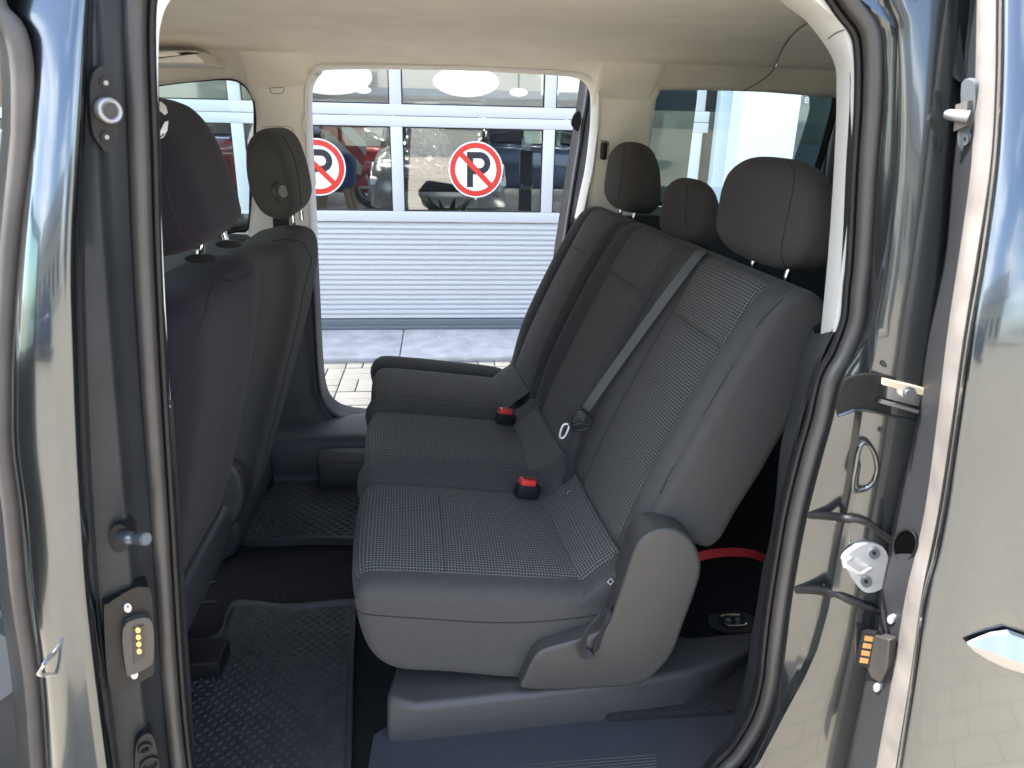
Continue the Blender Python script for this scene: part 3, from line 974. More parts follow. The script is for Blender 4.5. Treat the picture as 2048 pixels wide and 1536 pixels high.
# --- pale trim round the upper half of the opening
TA = [(341, 815), (335, 768), (321, 512), (307, 300), (306, 100), (309, 40), (330, -30), (420, -90), (700, -105), (1100, -105), (1400, -95), (1560, -50), (1649, 17), (1686, 55), (1704, 133), (1705, 200), (1703, 333), (1690, 512), (1668, 664)]
TB = [(344, 815), (339, 768), (326, 512), (317.5, 300), (316.5, 120), (322, 45), (346, -5), (420, -50), (700, -62), (1100, -62), (1400, -55), (1520, -22), (1579, 17), (1619, 50), (1666, 120), (1673, 190), (1668, 333), (1656, 512), (1641, 668)]
A3 = [P(a_, b_, .918) for a_, b_ in cr(TA, 6)]
B3 = [P(a_, b_, float(np.interp(a_, [330, 420], [.926, 1.0]))) for a_, b_ in cr(TB, 6)]
M3 = [(a_+b_)/2+np.array((0, 0, 0))+(a_-b_)*0 + 0.006*((a_-cen)/np.linalg.norm(a_-cen)) for a_, b_ in zip(A3, B3)]
A2 = [a_*.82+b_*.18 for a_, b_ in zip(A3, B3)]
E3 = [b_+np.array((0, .012, 0))+0.02*((b_-cen)/np.linalg.norm(b_-cen)) for b_ in B3]
trim = sweep('opening_trim', [[a_+0.01*((a_-cen)/np.linalg.norm(a_-cen)) for a_ in A3], A3, A2, M3, B3, E3], M_WHITE, van, sharp=60)
for (u0, u1) in (((1686, 56), (1655, 80)), ((309, 50), (318, 62))):
    pass
seam('trim_joint', trim, [(1688, 60), (1672, 66), (1657, 77)], .0007, M_RUB, van)

# lower dark trim on the rear side of the opening
LB = [(1629, 667), (1606, 719), (1596, 779), (1579, 845), (1563, 912), (1552, 1024), (1539, 1107), (1526, 1157), (1513, 1241), (1503, 1291), (1494, 1357), (1478, 1420), (1450, 1480), (1400, 1540), (1360, 1580)]
LA = [(1668, 664), (1645, 712), (1622, 779), (1602, 845), (1589, 912), (1570, 1024), (1559, 1124), (1549, 1191), (1542, 1241), (1536, 1291), (1529, 1357), (1512, 1407), (1492, 1451), (1442, 1524), (1400, 1570)]
a3 = [P(a_, b_, .918) for a_, b_ in cr(LA, 5)]
b3 = [P(a_, b_, 1.03) for a_, b_ in cr(LB, 5)]
sweep('lower_pillar_trim', [a3, [x*.75+y*.25 for x, y in zip(a3, b3)], [x*.4+y*.6+np.array((.004, 0, 0)) for x, y in zip(a3, b3)], b3, [y+np.array((.012, .03, 0)) for y in b3], [y+np.array((.16, .2, 0)) for y in b3]], M_TRIM, van, sharp=60)
# left lower trim of the centre pillar
RW2 = [800, 860, 960, 1024, 1100, 1200, 1300, 1360, 1440, 1536, 1640]
loft('pillar_foot_trim', [([(338, 800), (345, 1024), (362, 1360), (380, 1536), (395, 1640)], .915), ([(343, 800), (352, 1024), (372, 1360), (386, 1536), (402, 1640)], .93), ([(345, 800), (360, 1024), (381, 1360), (391, 1536), (410, 1640)], .99), ([(330, 800), (345, 1024), (365, 1360), (380, 1536), (395, 1640)], 1.03)], RW2, M_TRIM, van)

# --- rear pillar face between the seal and the open door
c0 = [(1700, -160), (1715, -60), (1735, 10), (1757, 50), (1765, 100), (1766, 200), (1756, 333), (1746, 512), (1742, 579), (1735, 645), (1708, 712), (1682, 762), (1662, 845), (1643, 912), (1614, 1024), (1594, 1124), (1578, 1224), (1568, 1307), (1559, 1374), (1545, 1434), (1502, 1520), (1440, 1600), (1380, 1700)]
c1 = [(1740, -160), (1757, -60), (1775, 10), (1790, 50), (1794, 100), (1795, 200), (1790, 333), (1772, 512), (1762, 579), (1750, 645), (1740, 712), (1728, 762), (1712, 845), (1704, 912), (1690, 1000), (1676, 1060), (1664, 1124), (1646, 1224), (1622, 1307), (1590, 1374), (1556, 1434), (1512, 1520), (1450, 1600), (1390, 1700)]
c2 = [(1905, -160), (1905, 0), (1903, 100), (1899, 200), (1888, 333), (1878, 512), (1862, 678), (1835, 865), (1800, 1012), (1785, 1060), (1770, 1224), (1745, 1424), (1715, 1536), (1690, 1700)]
cw = [off(c0, -10), c0, lerp(c0, c1, .5), c1]
rp1 = loft('rear_pillar', [(off(c0, -14), .90), (off(c0, 0), .885), (off(c0, 3), .876), (lerp(c0, c1, .5), .868), (off(c1, -6), .862), (off(c1, 2), .848), (off(c1, 10), .838), (lerp(c1, c2, .3), .832), (lerp(c1, c2, .6), .826), (lerp(c1, c2, .9), .826), (off(c2, 4), .832), (off(c2, 14), .85), (off(c2, 90), .86)], RW, M_JAMB_SHADED, van, sharp=70, lean=True)
def yc(px): return .828
# roller guide: flat black plate painted for its shaded recess
rg = plate('roller_guide_shade', [(1684, 775), (1700, 755), (1755, 749), (1858, 777), (1845, 842), (1800, 833), (1722, 818), (1676, 830)], .829, .0015, M_BLACK, van, n=3)
tube('guide_lip', [P(a_, b_, .826) for a_, b_ in cr([(1676, 831), (1722, 820), (1800, 836), (1846, 846)], 5)], .0022, M_PAINT, van, n=8)
plate('guide_cover_strip', [(1767, 757), (1846, 776), (1843, 789), (1766, 769)], .822, .003, mat('cream_strip', (.62, .52, .38), rough=.5), van, smooth_outline=False)
plate('roller_bracket', [(1774, 771), (1842, 789), (1836, 812), (1772, 796)], .825, .0015, M_STEEL, van, smooth_outline=False)
rb = plate('roller_bolt', ell(1815, 785, 14, 13), .822, .004, M_STEEL, van, n=2)
plate('roller_bolt', ell(1816, 786, 7, 7), .818, .003, M_DKGREY, van, n=2)
tube('guide_rail', [P(1760, 802, .820), P(1835, 823, .820)], .0028, M_ALU, van, n=8)
# pressed dimple and small pimples
tube('pressed_loop', [P(a_, b_, .829) for a_, b_ in cr([(1706, 978), (1712, 930), (1720, 893), (1733, 886), (1748, 905), (1754, 935), (1746, 964), (1730, 978)], 5, True)], .0032, M_PAINT, van, n=10, closed=True)
for (a_, b_) in ((1769, 730), (1827, 741), (1762, 861), (1808, 872)):
    plate('pimple', ell(a_, b_, 4.5, 4.5, 8), .8275, .0012, M_PAINT, van, n=2)
# gap line of the roof side
tube('roof_joint', [P(1768, 33, .905), P(1785, 22, .890), P(1830, -2, .872), P(1880, -25, .866)], .0010, M_RUB, van, n=6)
# striker niche
tube('niche_seal', [P(a_, b_, c_) for a_, b_, c_ in cr([(1618, 1029, .878), (1660, 1032, .856), (1700, 1038, .832), (1735, 1047, .824), (1782, 1082, .818)], 5)], [.0062]*11+[.0045]*10, M_BLACK, van, n=12)
tube('niche_seal', [P(a_, b_, c_) for a_, b_, c_ in cr([(1592, 1177, .878), (1634, 1179, .858), (1672, 1188, .837), (1705, 1204, .825), (1770, 1226, .818)], 5)], [.0075]*10+[.005]*11, M_BLACK, van, n=12)
stk = plate('door_striker', [(1684, 1118), (1700, 1099), (1732, 1083), (1762, 1091), (1774, 1116), (1774, 1152), (1764, 1172), (1740, 1182), (1722, 1178), (1706, 1160), (1694, 1139)], .826, .004, M_STRIKER, van, bev=.001, n=3)
tube('loop', [P(1702, 1116, .822), P(1697, 1120, .81), P(1688, 1126, .798), P(1690, 1131, .795), P(1712, 1146, .795), P(1722, 1149, .797), P(1732, 1143, .808), P(1741, 1137, .822)], .0030, M_STRIKER, stk, n=12)
for (a_, b_) in ((1748, 1106), (1732, 1163)):
    plate('screw', ell(a_, b_, 11, 11), .8215, .002, M_DKGREY, stk, n=2)
    plate('screw', ell(a_, b_, 4, 4, 6), .819, .001, M_BLACK, stk, n=1)

# --- fittings on the centre pillar
gb = plate('guide_bushing', [(186, 140), (204, 131), (220, 150), (229, 190), (233, 245), (228, 285), (212, 303), (196, 290), (181, 262), (176, 210), (177, 165)], yrec, .005, M_BLACK, van, bev=.0015, n=4)
nb_ = np.array(gb['nrm'])
def on(px, py, yy, h):
    y_ = yy(px) if callable(yy) else yy
    return P(px, py, y_+tumble(218, y_))+nb_*h
cyl('socket', on(207, 218, yrec, .004), on(208, 218, yrec, .014), .0125, M_RUB_GREY, gb, n=24)
tube('socket_rim', [on(208, 218, yrec, .014)+.0105*(math.cos(t_)*np.cross(nb_, [0, 0, 1])+math.sin(t_)*np.array((0, 0, 1))) for t_ in np.linspace(0, 6.283, 25)[:-1]], .0028, M_PIN, gb, n=8, closed=True)
cyl('socket_hole', on(208, 218, yrec, .0142), on(208, 218, yrec, .0146), .0075, M_SIGNB, gb)
for (a_, b_) in ((205, 164), (207, 272)):
    cyl('screw', on(a_, b_, yrec, .003), on(a_, b_, yrec, .0075), .0062, M_BLACK, gb)
    cyl('screw', on(a_, b_, yrec, .0075), on(a_, b_, yrec, .0082), .0026, M_PIN, gb, n=6)
gp = plate('guide_pin', [(222, 1060), (236, 1046), (254, 1052), (262, 1072), (256, 1094), (238, 1102), (224, 1090)], lambda px: .840, .004, M_BLACK, van, bev=.001, n=4, back=.02)
q0, q1 = P(240, 1074, .836), P(292, 1078, .812)
dd = (q1-q0)
tube('pin', [q0, q0+dd*.35, q0+dd*.5, q0+dd*.55, q0+dd*.72, q0+dd*.78, q0+dd], [.0088, .0088, .0085, .0068, .0066, .0082, .0084], mat('blued_steel', (.16, .17, .19), rough=.3, metal=.8), gp, n=16)
dn = dd/np.linalg.norm(dd)
cyl('pin_cap', q0+dd, q0+dd+dn*.0012, .0062, M_DKGREY, gp)
def ysock(px): return .848+.0003*(px-272)
def ysock2(px): return .844+.0003*(px-299)
cs = plate('contact_socket', [(207, 1222), (215, 1205), (262, 1176), (285, 1172), (303, 1190), (308, 1330), (296, 1352), (250, 1376), (230, 1378), (215, 1360)], ysock, .003, M_BLACK, van, bev=.0018, n=3, back=.03)
nb_ = np.array(cs['nrm'])
pl2 = plate('socket_frame', [(243, 1250), (276, 1228), (302, 1236), (305, 1300), (298, 1322), (262, 1340), (250, 1336)], lambda px: ysock(px)-.003, .010, M_RUB, cs, bev=.002, n=3)
plate('socket_opening', [(266, 1256), (288, 1250), (290, 1312), (268, 1328)], lambda px: ysock(px)-.0135, .0008, M_SIGNB, cs, smooth_outline=False)
for k in range(4):
    plate('contact_pad', ell(275.5+k*.8, 1259+k*14, 5, 5.5, 8), lambda px: ysock(px)-.0150, .002, M_GOLD, cs, n=2)
for (a_, b_) in ((255, 1214), (268, 1347)):
    plate('screw', ell(a_, b_, 7.5, 9, 10), lambda px: ysock(px)-.0035, .0025, M_STRIKER, cs, n=2)
    plate('screw', ell(a_+1, b_, 2.5, 3, 4), lambda px: ysock(px)-.0065, .0005, M_DKGREY, cs, n=1)
g2 = plate('guide_bushing', [(270, 1500), (280, 1473), (300, 1465), (312, 1490), (320, 1560), (310, 1620), (290, 1610), (272, 1560)], ysock2, .003, M_BLACK, van, bev=.0015, n=4, back=.03)
for (a_, b_, r_) in ((290, 1498, .007), (300, 1530, .011)):
    tube('screw', [P(a_, b_, ysock2(a_)-.006)+r_*(math.cos(t_)*np.cross(nb_, [0, 0, 1])+math.sin(t_)*np.array((0, 0, 1))) for t_ in np.linspace(0, 6.283, 20)[:-1]], .0024, M_BLACK, g2, n=8, closed=True)

# --- near sliding door, slid open to the right
d0 = [(1945, -160), (1940, 0), (1930, 100), (1926, 170), (1906, 333), (1889, 512), (1853, 678), (1828, 845), (1790, 1012), (1766, 1124), (1753, 1191), (1726, 1357), (1689, 1524), (1660, 1700)]
d1 = [(1962, -160), (1957, 0), (1953, 170), (1945, 333), (1921, 512), (1896, 678), (1876, 845), (1853, 1012), (1832, 1110), (1813, 1191), (1786, 1357), (1756, 1524), (1730, 1700)]
d2 = [(1999, -160), (1995, 0), (1993, 170), (1983, 333), (1956, 512), (1929, 678), (1906, 845), (1881, 1012), (1862, 1110), (1846, 1191), (1823, 1357), (1796, 1524), (1770, 1700)]
d3 = [(2008, -160), (2003, 0), (2000, 170), (1990, 333), (1966, 512), (1938, 678), (1915, 845), (1890, 1012), (1868, 1124), (1850, 1191), (1827, 1357), (1801, 1524), (1776, 1700)]
sd = loft('sliding_door', [(off(d3, -5), .722), (d3, .708), (off(d3, 4), .701), (off(d3, 14), .697), (off(d3, 60), .690), (off(d3, 140), .683), (off(d3, 300), .676), (off(d3, 520), .672), (off(d3, 900), .675)], RW, M_PAINT, van, sharp=80, lean=True)
loft('door_front_face', [(off(d0, 6), .86), (d0, .835), (off(d0, 5), .826), (lerp(d0, d1, .4), .805), (lerp(d0, d1, .8), .782), (d1, .772)], RW, M_DARK, sd, lean=True)
loft('edge_weatherstrip', [(off(d1, -3), .776), (off(d1, 3), .764), (lerp(d1, d2, .35), .752), (lerp(d1, d2, .7), .742), (off(d2, -3), .735), (off(d2, 2), .742)], RW, M_RUB_GREY, sd, sharp=70, lean=True)
loft('door_edge_gap', [(off(d2, -1), .752), (off(d3, 2), .745)], RW, M_SIGNB, sd, lean=True)
def face(px, py):
    a0 = np.interp(py, [q[1] for q in d0], [q[0] for q in d0]); a1 = np.interp(py, [q[1] for q in d1], [q[0] for q in d1])
    return .826-(px-a0)/(a1-a0)*.054
def facepl(name, pts, lift, th, m, par, n=3, so=True, bev=0, ref=None):
    mx_, my_ = ref or (np.mean([q[0] for q in pts]), np.mean([q[1] for q in pts]))
    ym = face(mx_, my_)
    return plate(name, pts, lambda px: ym-(px-mx_)*.0009-lift, th, m, par, bev, n, so)
bk = facepl('guide_bracket', [(1928, 165), (1948, 160), (1956, 180), (1952, 240), (1940, 300), (1925, 296), (1920, 270), (1927, 240)], .004, .004, M_DKGREY, sd)
facepl('bracket_body', [(1926, 205), (1950, 198), (1948, 246), (1922, 258)], .006, .012, M_RUB_GREY, bk, so=False)
fy = face(1938, 234); fy += tumble(234, fy)
w0 = P(1938, 234, fy-.012); w1 = P(1888, 228, fy+.005)
tube('bracket_pin', [w0, w0*.5+w1*.5, w0*.15+w1*.85, w1], [.0072, .0068, .0058, .003], M_PIN, bk, n=14)
for (a_, b_) in ((1943, 174), (1931, 278)):
    facepl('screw', ell(a_, b_, 9, 12, 12), .010, .003, M_DKGREY, bk, n=2)
    facepl('screw', ell(a_, b_, 3, 4, 6), .014, .001, M_SIGNB, bk, n=1)
hl = facepl('buffer_hole_shade', ell(1810, 1090, 22, 30, 14, .2), .0015, .0015, M_HOLE_SHADE, sd, n=2)  # flat black disc painted for the shade inside the hole
tube('hole_rim', [P(a_, b_, face(1810, 1090)-.004-(a_-1810)*.0009) for a_, b_ in ell(1810, 1090, 23, 31, 24, .2)], .0016, M_BLACK, sd, n=6, closed=True)
cb = facepl('contact_block', [(1750, 1262), (1790, 1275), (1786, 1330), (1772, 1362), (1752, 1350), (1745, 1332)], .006, .010, M_RUB, sd, so=False, bev=.002, ref=(1752, 1305))
facepl('contact_carrier', [(1730, 1259), (1756, 1264), (1744, 1334), (1715, 1326)], .012, .006, M_BLACK, cb, so=False, bev=.001, ref=(1752, 1305))
for k in range(4):
    a_, b_ = 1739-k*3.1, 1276.5+k*14.6
    facepl('contact_pad', [(a_-8, b_-6), (a_+9, b_-3), (a_+7, b_+6.5), (a_-10, b_+4)], .0185, .0012, M_GOLD, cb, so=False, ref=(1752, 1305))
for (a_, b_) in ((1783, 1238), (1755, 1374)):
    facepl('screw', ell(a_, b_, 6.5, 9, 10), .003, .002, M_STRIKER, sd, n=2)
# door handle
hd = []
for (px, py, hw_, up_, dn_, dep) in ((1934, 1287, .001, .001, .001, .0), (1948, 1287, .004, .008, .010, .004), (1972, 1289, .008, .020, .017, .010), (1998, 1293, .011, .029, .021, .016), (2030, 1297, .013, .025, .023, .021), (2070, 1302, .014, .020, .023, .025), (2140, 1310, .014, .018, .023, .027), (2300, 1330, .012, .018, .022, .027), (2340, 1336, .003, .01, .012, .012)):
    c_ = P(px, py, .682)+np.array((0, -dep*.85, 0))
    hd.append([c_+np.array((0, hw_*.9, up_)), c_+np.array((0, hw_*.3, up_*.93)), c_+np.array((0, -hw_, 0)), c_+np.array((0, -hw_*.9, -dn_*.25)), c_+np.array((0, -hw_*.2, -dn_*.9)), c_+np.array((0, hw_*.5, -dn_)), c_+np.array((0, hw_, 0))])
sweep('handle', hd, mat('satin_chrome', (.33, .34, .36), rough=.3, metal=1), sd, closed=True, sharp=30)
# --- roof lining
RB = [(1630, 36), (1592, 62), (1566, 96), (1546, 140), (1520, 162), (1488, 181)]
ZP = [(.97, 1.675), (1.0, 1.682), (1.06, 1.69), (1.14, 1.696), (1.3, 1.70), (1.6, 1.705), (1.9, 1.70), (2.05, 1.692), (2.14, 1.682), (2.22, 1.664), (2.30, 1.652), (2.36, 1.640)]
def zroof(y): return float(np.interp(y, [q[0] for q in ZP], [q[1] for q in ZP]))
def onroof(px, py):
    lo, hi = .9, 2.6
    for _ in range(40):
        m_ = (lo+hi)/2
        if P(px, py, m_)[2] > zroof(m_): hi = m_
        else: lo = m_
    return P(px, py, lo)
bd = [onroof(a_, b_) for a_, b_ in cr(RB, 6)]
bd.sort(key=lambda q: q[1])
yb_ = [q[1] for q in bd]; xb_ = [q[0] for q in bd]
YS = [q[1] for q in cr([(0, y) for y, _ in ZP], 4)]
ZS = [zroof(y) for y in YS]
def xbd(y): return float(np.interp(y, yb_, xb_))
V = []
nx = 20
for y, z in zip(YS, ZS):
    xe = xbd(y)
    for k in range(nx):
        V.append((-1.5+(xe+1.5)*k/(nx-1), y, z))
    V.append((xe+.003, y, z+.012))
lining = mesh('roof_lining', V, gridfaces(len(YS), nx+1), M_BEIGE, van, sharp=60)
V = []
for y, z in zip(YS, ZS):
    xe = xbd(y)+.002
    for k in range(8):
        V.append((xe+(2.15-xe)*k/7, y, z-.001-(.012*k/7)))
mesh('rear_roof_lining', V, gridfaces(len(YS), 8), M_BEIGE, van, sharp=60)
# band above the far openings, down to the window tops
HB = [(-300, 250), (150, 195), (313, 171), (400, 161), (455, 157), (480, 163), (497, 180), (512, 205), (560, 215), (612, 200), (619, 170), (634, 146), (662, 137), (870, 139), (1050, 147), (1110, 151), (1150, 156), (1172, 167), (1185, 192), (1195, 215), (1280, 225), (1301, 205), (1310, 188), (1330, 180), (1500, 183), (1600, 190), (1690, 197), (2000, 215), (2400, 240)]
hp = cr(HB, 4)
rows_ = [[], [], [], [], []]
for a_, b_ in hp:
    bt = P(a_, b_, 2.38)
    tp = np.array((bt[0], 2.27, 1.657))
    rows_[0].append(tp); rows_[1].append(tp*.6+bt*.4+np.array((0, .008, .004))); rows_[2].append(tp*.15+bt*.85+np.array((0, .003, .003))); rows_[3].append(bt); rows_[4].append(bt+np.array((0, .03, .004)))
rel = sweep('roof_edge_lining', rows_, M_BEIGE, van, sharp=60)
bpy.context.view_layer.update()
q = []
for a_, b_ in cr(RB, 6):
    h = [x for x in (cast(o_, a_, b_, .0008) for o_ in [lining, rel]+[c_ for c_ in van.children if c_.name.startswith('rear_roof')]) if x is not None]
    if h: q.append(min(h, key=lambda x: x[1]))
tube('lining_joint', q, .0013, mat('dark_beige_joint', (.12, .11, .09), rough=1), van, n=6)  # headliner joint drawn as a thin dark beige line

# --- far centre pillar (beige)
RWf = [150, 166, 175, 200, 240, 300, 330, 360, 420, 450, 475, 500]
fL = [(480, 150), (497, 172), (510, 200), (514, 240), (512, 300), (507, 360), (503, 420), (497, 475), (494, 500)]
fR = [(640, 150), (620, 172), (615, 200), (616, 250), (619, 330), (626, 440), (628, 500)]
fp = loft('far_pillar_trim', [(off(fL, -4), 2.43), (fL, 2.385), (off(fL, 6), 2.362), (off(fL, 18), 2.352), (lerp(fL, fR, .5), 2.346), (off(fR, -20), 2.350), (off(fR, -6), 2.358), (off(fR, 1), 2.375), (off(fR, 1), 2.43)], RWf, M_BEIGE2, van, sharp=70)
seam('trim_seam', fp, [(508, 172), (540, 167), (590, 166), (616, 168)], .0011, M_RUB_GREY, fp)
seam('belt_guide', fp, [(541, 176), (565, 175), (568, 179), (563, 186), (545, 187), (540, 180), (541, 176)], .0010, M_RUB_GREY, fp, n=4)
seam('trim_seam', fp, [(525, 254), (560, 253), (580, 254), (587, 266), (587, 300)], .0009, M_RUB_GREY, fp)
hk = plate('coat_hook', [(607, 236), (611, 232), (614, 240), (614, 258), (609, 263), (605, 256)], 2.345, .006, M_BEIGE2, van, n=3)
# overhead tray, far front
ot = rext('overhead_tray', [(-1.6, P(300, 142, 2.22)[2]), (P(425, 131, 2.22)[0], P(425, 131, 2.22)[2]), (P(408, 104, 2.22)[0], P(408, 106, 2.22)[2]), (-1.6, P(300, 118, 2.22)[2])], 2.14, 2.36, .008, M_BEIGE2, van)
plate('tray_slot', [(313, 112), (372, 104), (404, 106), (313, 117)], 2.135, .002, M_BLACK, ot, smooth_outline=False)
plate('tray_handle', [(313, 107), (352, 103), (362, 110), (313, 115)], 2.13, .006, M_BEIGE2, ot, smooth_outline=False)
# far front door window and door panel
fw_ = mesh('front_window', [P(a_, b_, 2.425) for a_, b_ in ((150, 150), (520, 150), (515, 480), (150, 480))], [(0, 1, 2, 3)], M_GLASS, van, smooth=False)
tube('window_gasket', [P(a_, b_, 2.40) for a_, b_ in cr([(200, 188), (313, 169), (400, 159), (460, 157), (490, 170), (508, 200), (511, 240), (509, 300), (503, 370), (498, 450), (470, 462), (400, 474), (330, 488)], 5)], .006, M_BLACK, van, n=8)
box('far_door_panel', -1.6, P(520, 480, 2.4)[0], 2.36, 2.46, .5, P(420, 470, 2.40)[2], mat('blue_grey_trim', (.075, .085, .095), rough=.5), van, bev=.01)
loft('belt_slot', [([(545, 425), (548, 505)], 2.34), ([(578, 425), (580, 505)], 2.335)], [425, 460, 505], M_BLACK, van)

# --- far opening: reveal
FA = [(1000, 842), (745, 835), (690, 831), (660, 815), (645, 785), (638, 720), (633, 620), (627, 500)]
FB = [(627, 500), (625, 440), (619, 330), (616, 250), (615, 200), (618, 170), (634, 145), (662, 136), (870, 138), (1050, 146), (1110, 150), (1145, 154), (1168, 164), (1181, 188), (1181, 250), (1172, 330), (1162, 380), (1150, 436)]
FC = [(1150, 436), (1136, 520), (1120, 640), (1105, 760), (1080, 835), (1040, 842), (1000, 842)]
def fxz(pts):
    o = []
    for a_, b_ in cr(pts, 5):
        y = np.interp(a_, [700, 1000], [2.36, 2.44])
        q = P(a_, b_, y); o.append((q[0], q[2]))
    return o
for nm, pts, m_ in (('far_sill_trim', FA, M_TRIM), ('far_opening_trim', FB, M_WHITE), ('far_rear_trim', FC, M_TRIM)):
    q = fxz(pts)
    cc = np.array((.04, 1.1))
    rg_ = []
    for (dy, ins) in ((2.37, .035), (2.352, .022), (2.348, .012), (2.352, .004), (2.362, 0), (2.45, 0)):
        rg_.append([((x-cc[0])*(1+ins*.9)+cc[0], dy, (z-cc[1])*(1+ins*.9)+cc[1]) for x, z in q])
    sweep(nm, rg_, m_, van, sharp=70)
q = fxz(FA+FB[1:]+FC[1:])
tube('far_door_seal', [((x-.04)*1.045+.04, 2.46, (z-1.1)*1.035+1.1) for x, z in q], .009, M_BLACK, van, n=8)
# far rear pillar trim
RC = [150, 168, 200, 240, 300, 360, 430, 500]
gL = [(1180, 150), (1194, 168), (1198, 200), (1197, 260), (1188, 340), (1172, 430), (1160, 500)]
gR = [(1335, 150), (1322, 172), (1310, 200), (1303, 250), (1297, 320), (1292, 430), (1285, 500)]
rt = loft('far_rear_pillar_trim', [(off(gL, -2), 2.38), (off(gL, 6), 2.362), (lerp(gL, gR, .5), 2.356), (off(gR, -8), 2.362), (gR, 2.385), (off(gR, 2), 2.43)], RC, M_BEIGE2, van, sharp=70)
seam('trim_seam', rt, [(1200, 166), (1240, 168), (1318, 172)], .0011, M_RUB_GREY, rt)
seam('trim_seam', rt, [(1200, 281), (1216, 284), (1216, 292)], .0012, M_RUB, rt)
box('belt_outlet', P(1209, 300, 2.3)[0], P(1219, 300, 2.3)[0], 2.33, 2.37, P(1215, 320, 2.33)[2], P(1215, 285, 2.33)[2], M_BLACK, van, bev=.004)
# quarter window
qw = mesh('quarter_window', [P(a_, b_, 2.425) for a_, b_ in ((1280, 165), (1720, 180), (1720, 440), (1270, 430))], [(0, 1, 2, 3)], M_GLASS, van, smooth=False)
plate('window_blackout', [(1622, 180), (1620, 215), (1608, 260), (1585, 330), (1570, 400), (1640, 400), (1655, 300), (1668, 240), (1672, 180)], 2.418, .002, glass('smoked_band', (.40, .47, .48)), van, n=3)
tube('window_gasket', [P(a_, b_, 2.405) for a_, b_ in cr([(1674, 185), (1668, 220), (1655, 270), (1640, 320), (1622, 370), (1606, 412)], 5)], .012, M_BLACK, van, n=8)
tube('window_gasket', [P(a_, b_, 2.405) for a_, b_ in ((1270, 405), (1430, 412), (1640, 418))], .008, M_BLACK, van, n=8)
box('far_side_shelf', P(1200, 440, 2.38)[0], 2.1, 2.36, 2.46, P(1430, 432, 2.38)[2], P(1430, 418, 2.38)[2], mat('green_grey_trim', (.17, .20, .20), rough=.5), van, bev=.004)
box('far_side_trim', .50, 2.1, 2.33, 2.46, .3, P(1430, 433, 2.35)[2], M_BLACK, van)
box('rear_corner_trim', P(1686, 300, 2.35)[0], 2.15, 2.30, 2.46, 1.15, 1.62, M_BLACK, van)

# --- far sliding door standing open outside
e0 = [(1163, 140), (1150, 230), (1128, 370), (1108, 500), (1092, 640)]
e1 = [(1185, 140), (1172, 230), (1150, 370), (1130, 500), (1114, 640)]
e2 = [(1200, 140), (1190, 230), (1172, 370), (1160, 500), (1150, 640)]
fdr = loft('far_sliding_door', [(off(e0, 2), 2.62), (off(e0, 0), 2.60), (lerp(e0, e1, .3), 2.58), (lerp(e0, e1, .6), 2.56), (e1, 2.55)], [130, 200, 300, 400, 500, 640, 800], M_BLACK, van)
loft('door_rim', [(lerp(e0, e1, .62), 2.552), (lerp(e0, e1, .78), 2.542), (lerp(e0, e1, .9), 2.542), (e1, 2.55), (e2, 2.54), (off(e2, 200), 2.54)], [130, 200, 300, 400, 500, 640, 800], mat('navy_door_inner', (.05, .06, .085), rough=.3, metal=.4, coat=.6), fdr)
tube('rim_seal', [P(a_-2, b_, 2.54) for a_, b_ in cr(e1, 5)], .006, M_BLACK, fdr, n=8)
plate('latch', [(1148, 228), (1158, 222), (1162, 240), (1156, 262), (1148, 258), (1142, 246)], 2.545, .008, M_BLACK, fdr, n=3)

# --- floor, sills, lower trims
box('floor_carpet', -1.6, 2.2, .95, 2.35, .28, .345, M_CARPET, van)
box('load_floor', .30, 2.2, 1.05, 2.33, .346, .445, M_CARPET, van, bev=.01)
O = [(2.46, .50), (2.40, .513), (2.36, .522), (2.28, .516), (2.235, .502), (2.215, .47), (2.205, .42), (2.20, .37), (2.20, .32), (2.46, .32)]
V, F = rext_geo(cr(O, 3, True), -.75, .6, .004, axis='x', ny=6)
mesh('far_sill', V, F, M_SILL, van, sharp=60)
O = [(2.21, .47), (2.16, .455), (2.14, .43), (2.135, .33), (2.22, .33)]
V, F = rext_geo(cr(O, 3, True), P(630, 900, 2.13)[0], .6, .01, axis='x', ny=4)
mesh('far_sill_step', V, F, M_DARK, van, sharp=60)
# lower far pillar trim
RWl = [478, 520, 560, 640, 720, 785, 820, 870, 905]
hR = [(625, 430), (627, 500), (633, 620), (638, 720), (645, 785), (663, 822), (700, 860), (740, 905)]
loft('far_pillar_foot', [([(470, 430), (470, 905)], 2.36), ([(545, 430), (545, 905)], 2.35), ([(556, 430), (552, 905)], 2.325), (off(hR, -34), 2.32), (off(hR, -14), 2.335), (off(hR, 0), 2.37)], RWl, M_TRIM, van, sharp=60)
# near step box and tread
Tt = [(771, 1392), (830, 1412), (1050, 1388), (1366, 1348), (1440, 1326), (1505, 1300)]
Tb = [(771, 1482), (830, 1480), (1050, 1455), (1366, 1421), (1425, 1388), (1480, 1335)]
top = [PZ(a_, b_, .505) for a_, b_ in Tt]; bot = [PZ(a_, b_, .432) for a_, b_ in Tb]
bk_ = [(.66, 1.20), (.50, 1.19), (.2, 1.30), (-.075, 1.30), (-.092, 1.16)]
top += [np.array((x, y, .505)) for x, y in bk_]
bot += [np.array((x+(0 if x > 0 else -.006), y, .432)) for x, y in bk_]
low = [np.array((q[0], q[1], .345)) for q in bot]
k = len(top)
V = top+bot+low
F = [tuple(range(k))]+[(i, (i+1) % k, k+(i+1) % k, k+i) for i in range(k)]+[(k+i, k+(i+1) % k, 2*k+(i+1) % k, 2*k+i) for i in range(k)]
o = mesh('step_box', V, F, M_STEP, van, smooth=False)
bevel(o, .013, 4, 25)
xl = P(742, 1500, 1.0)[0]
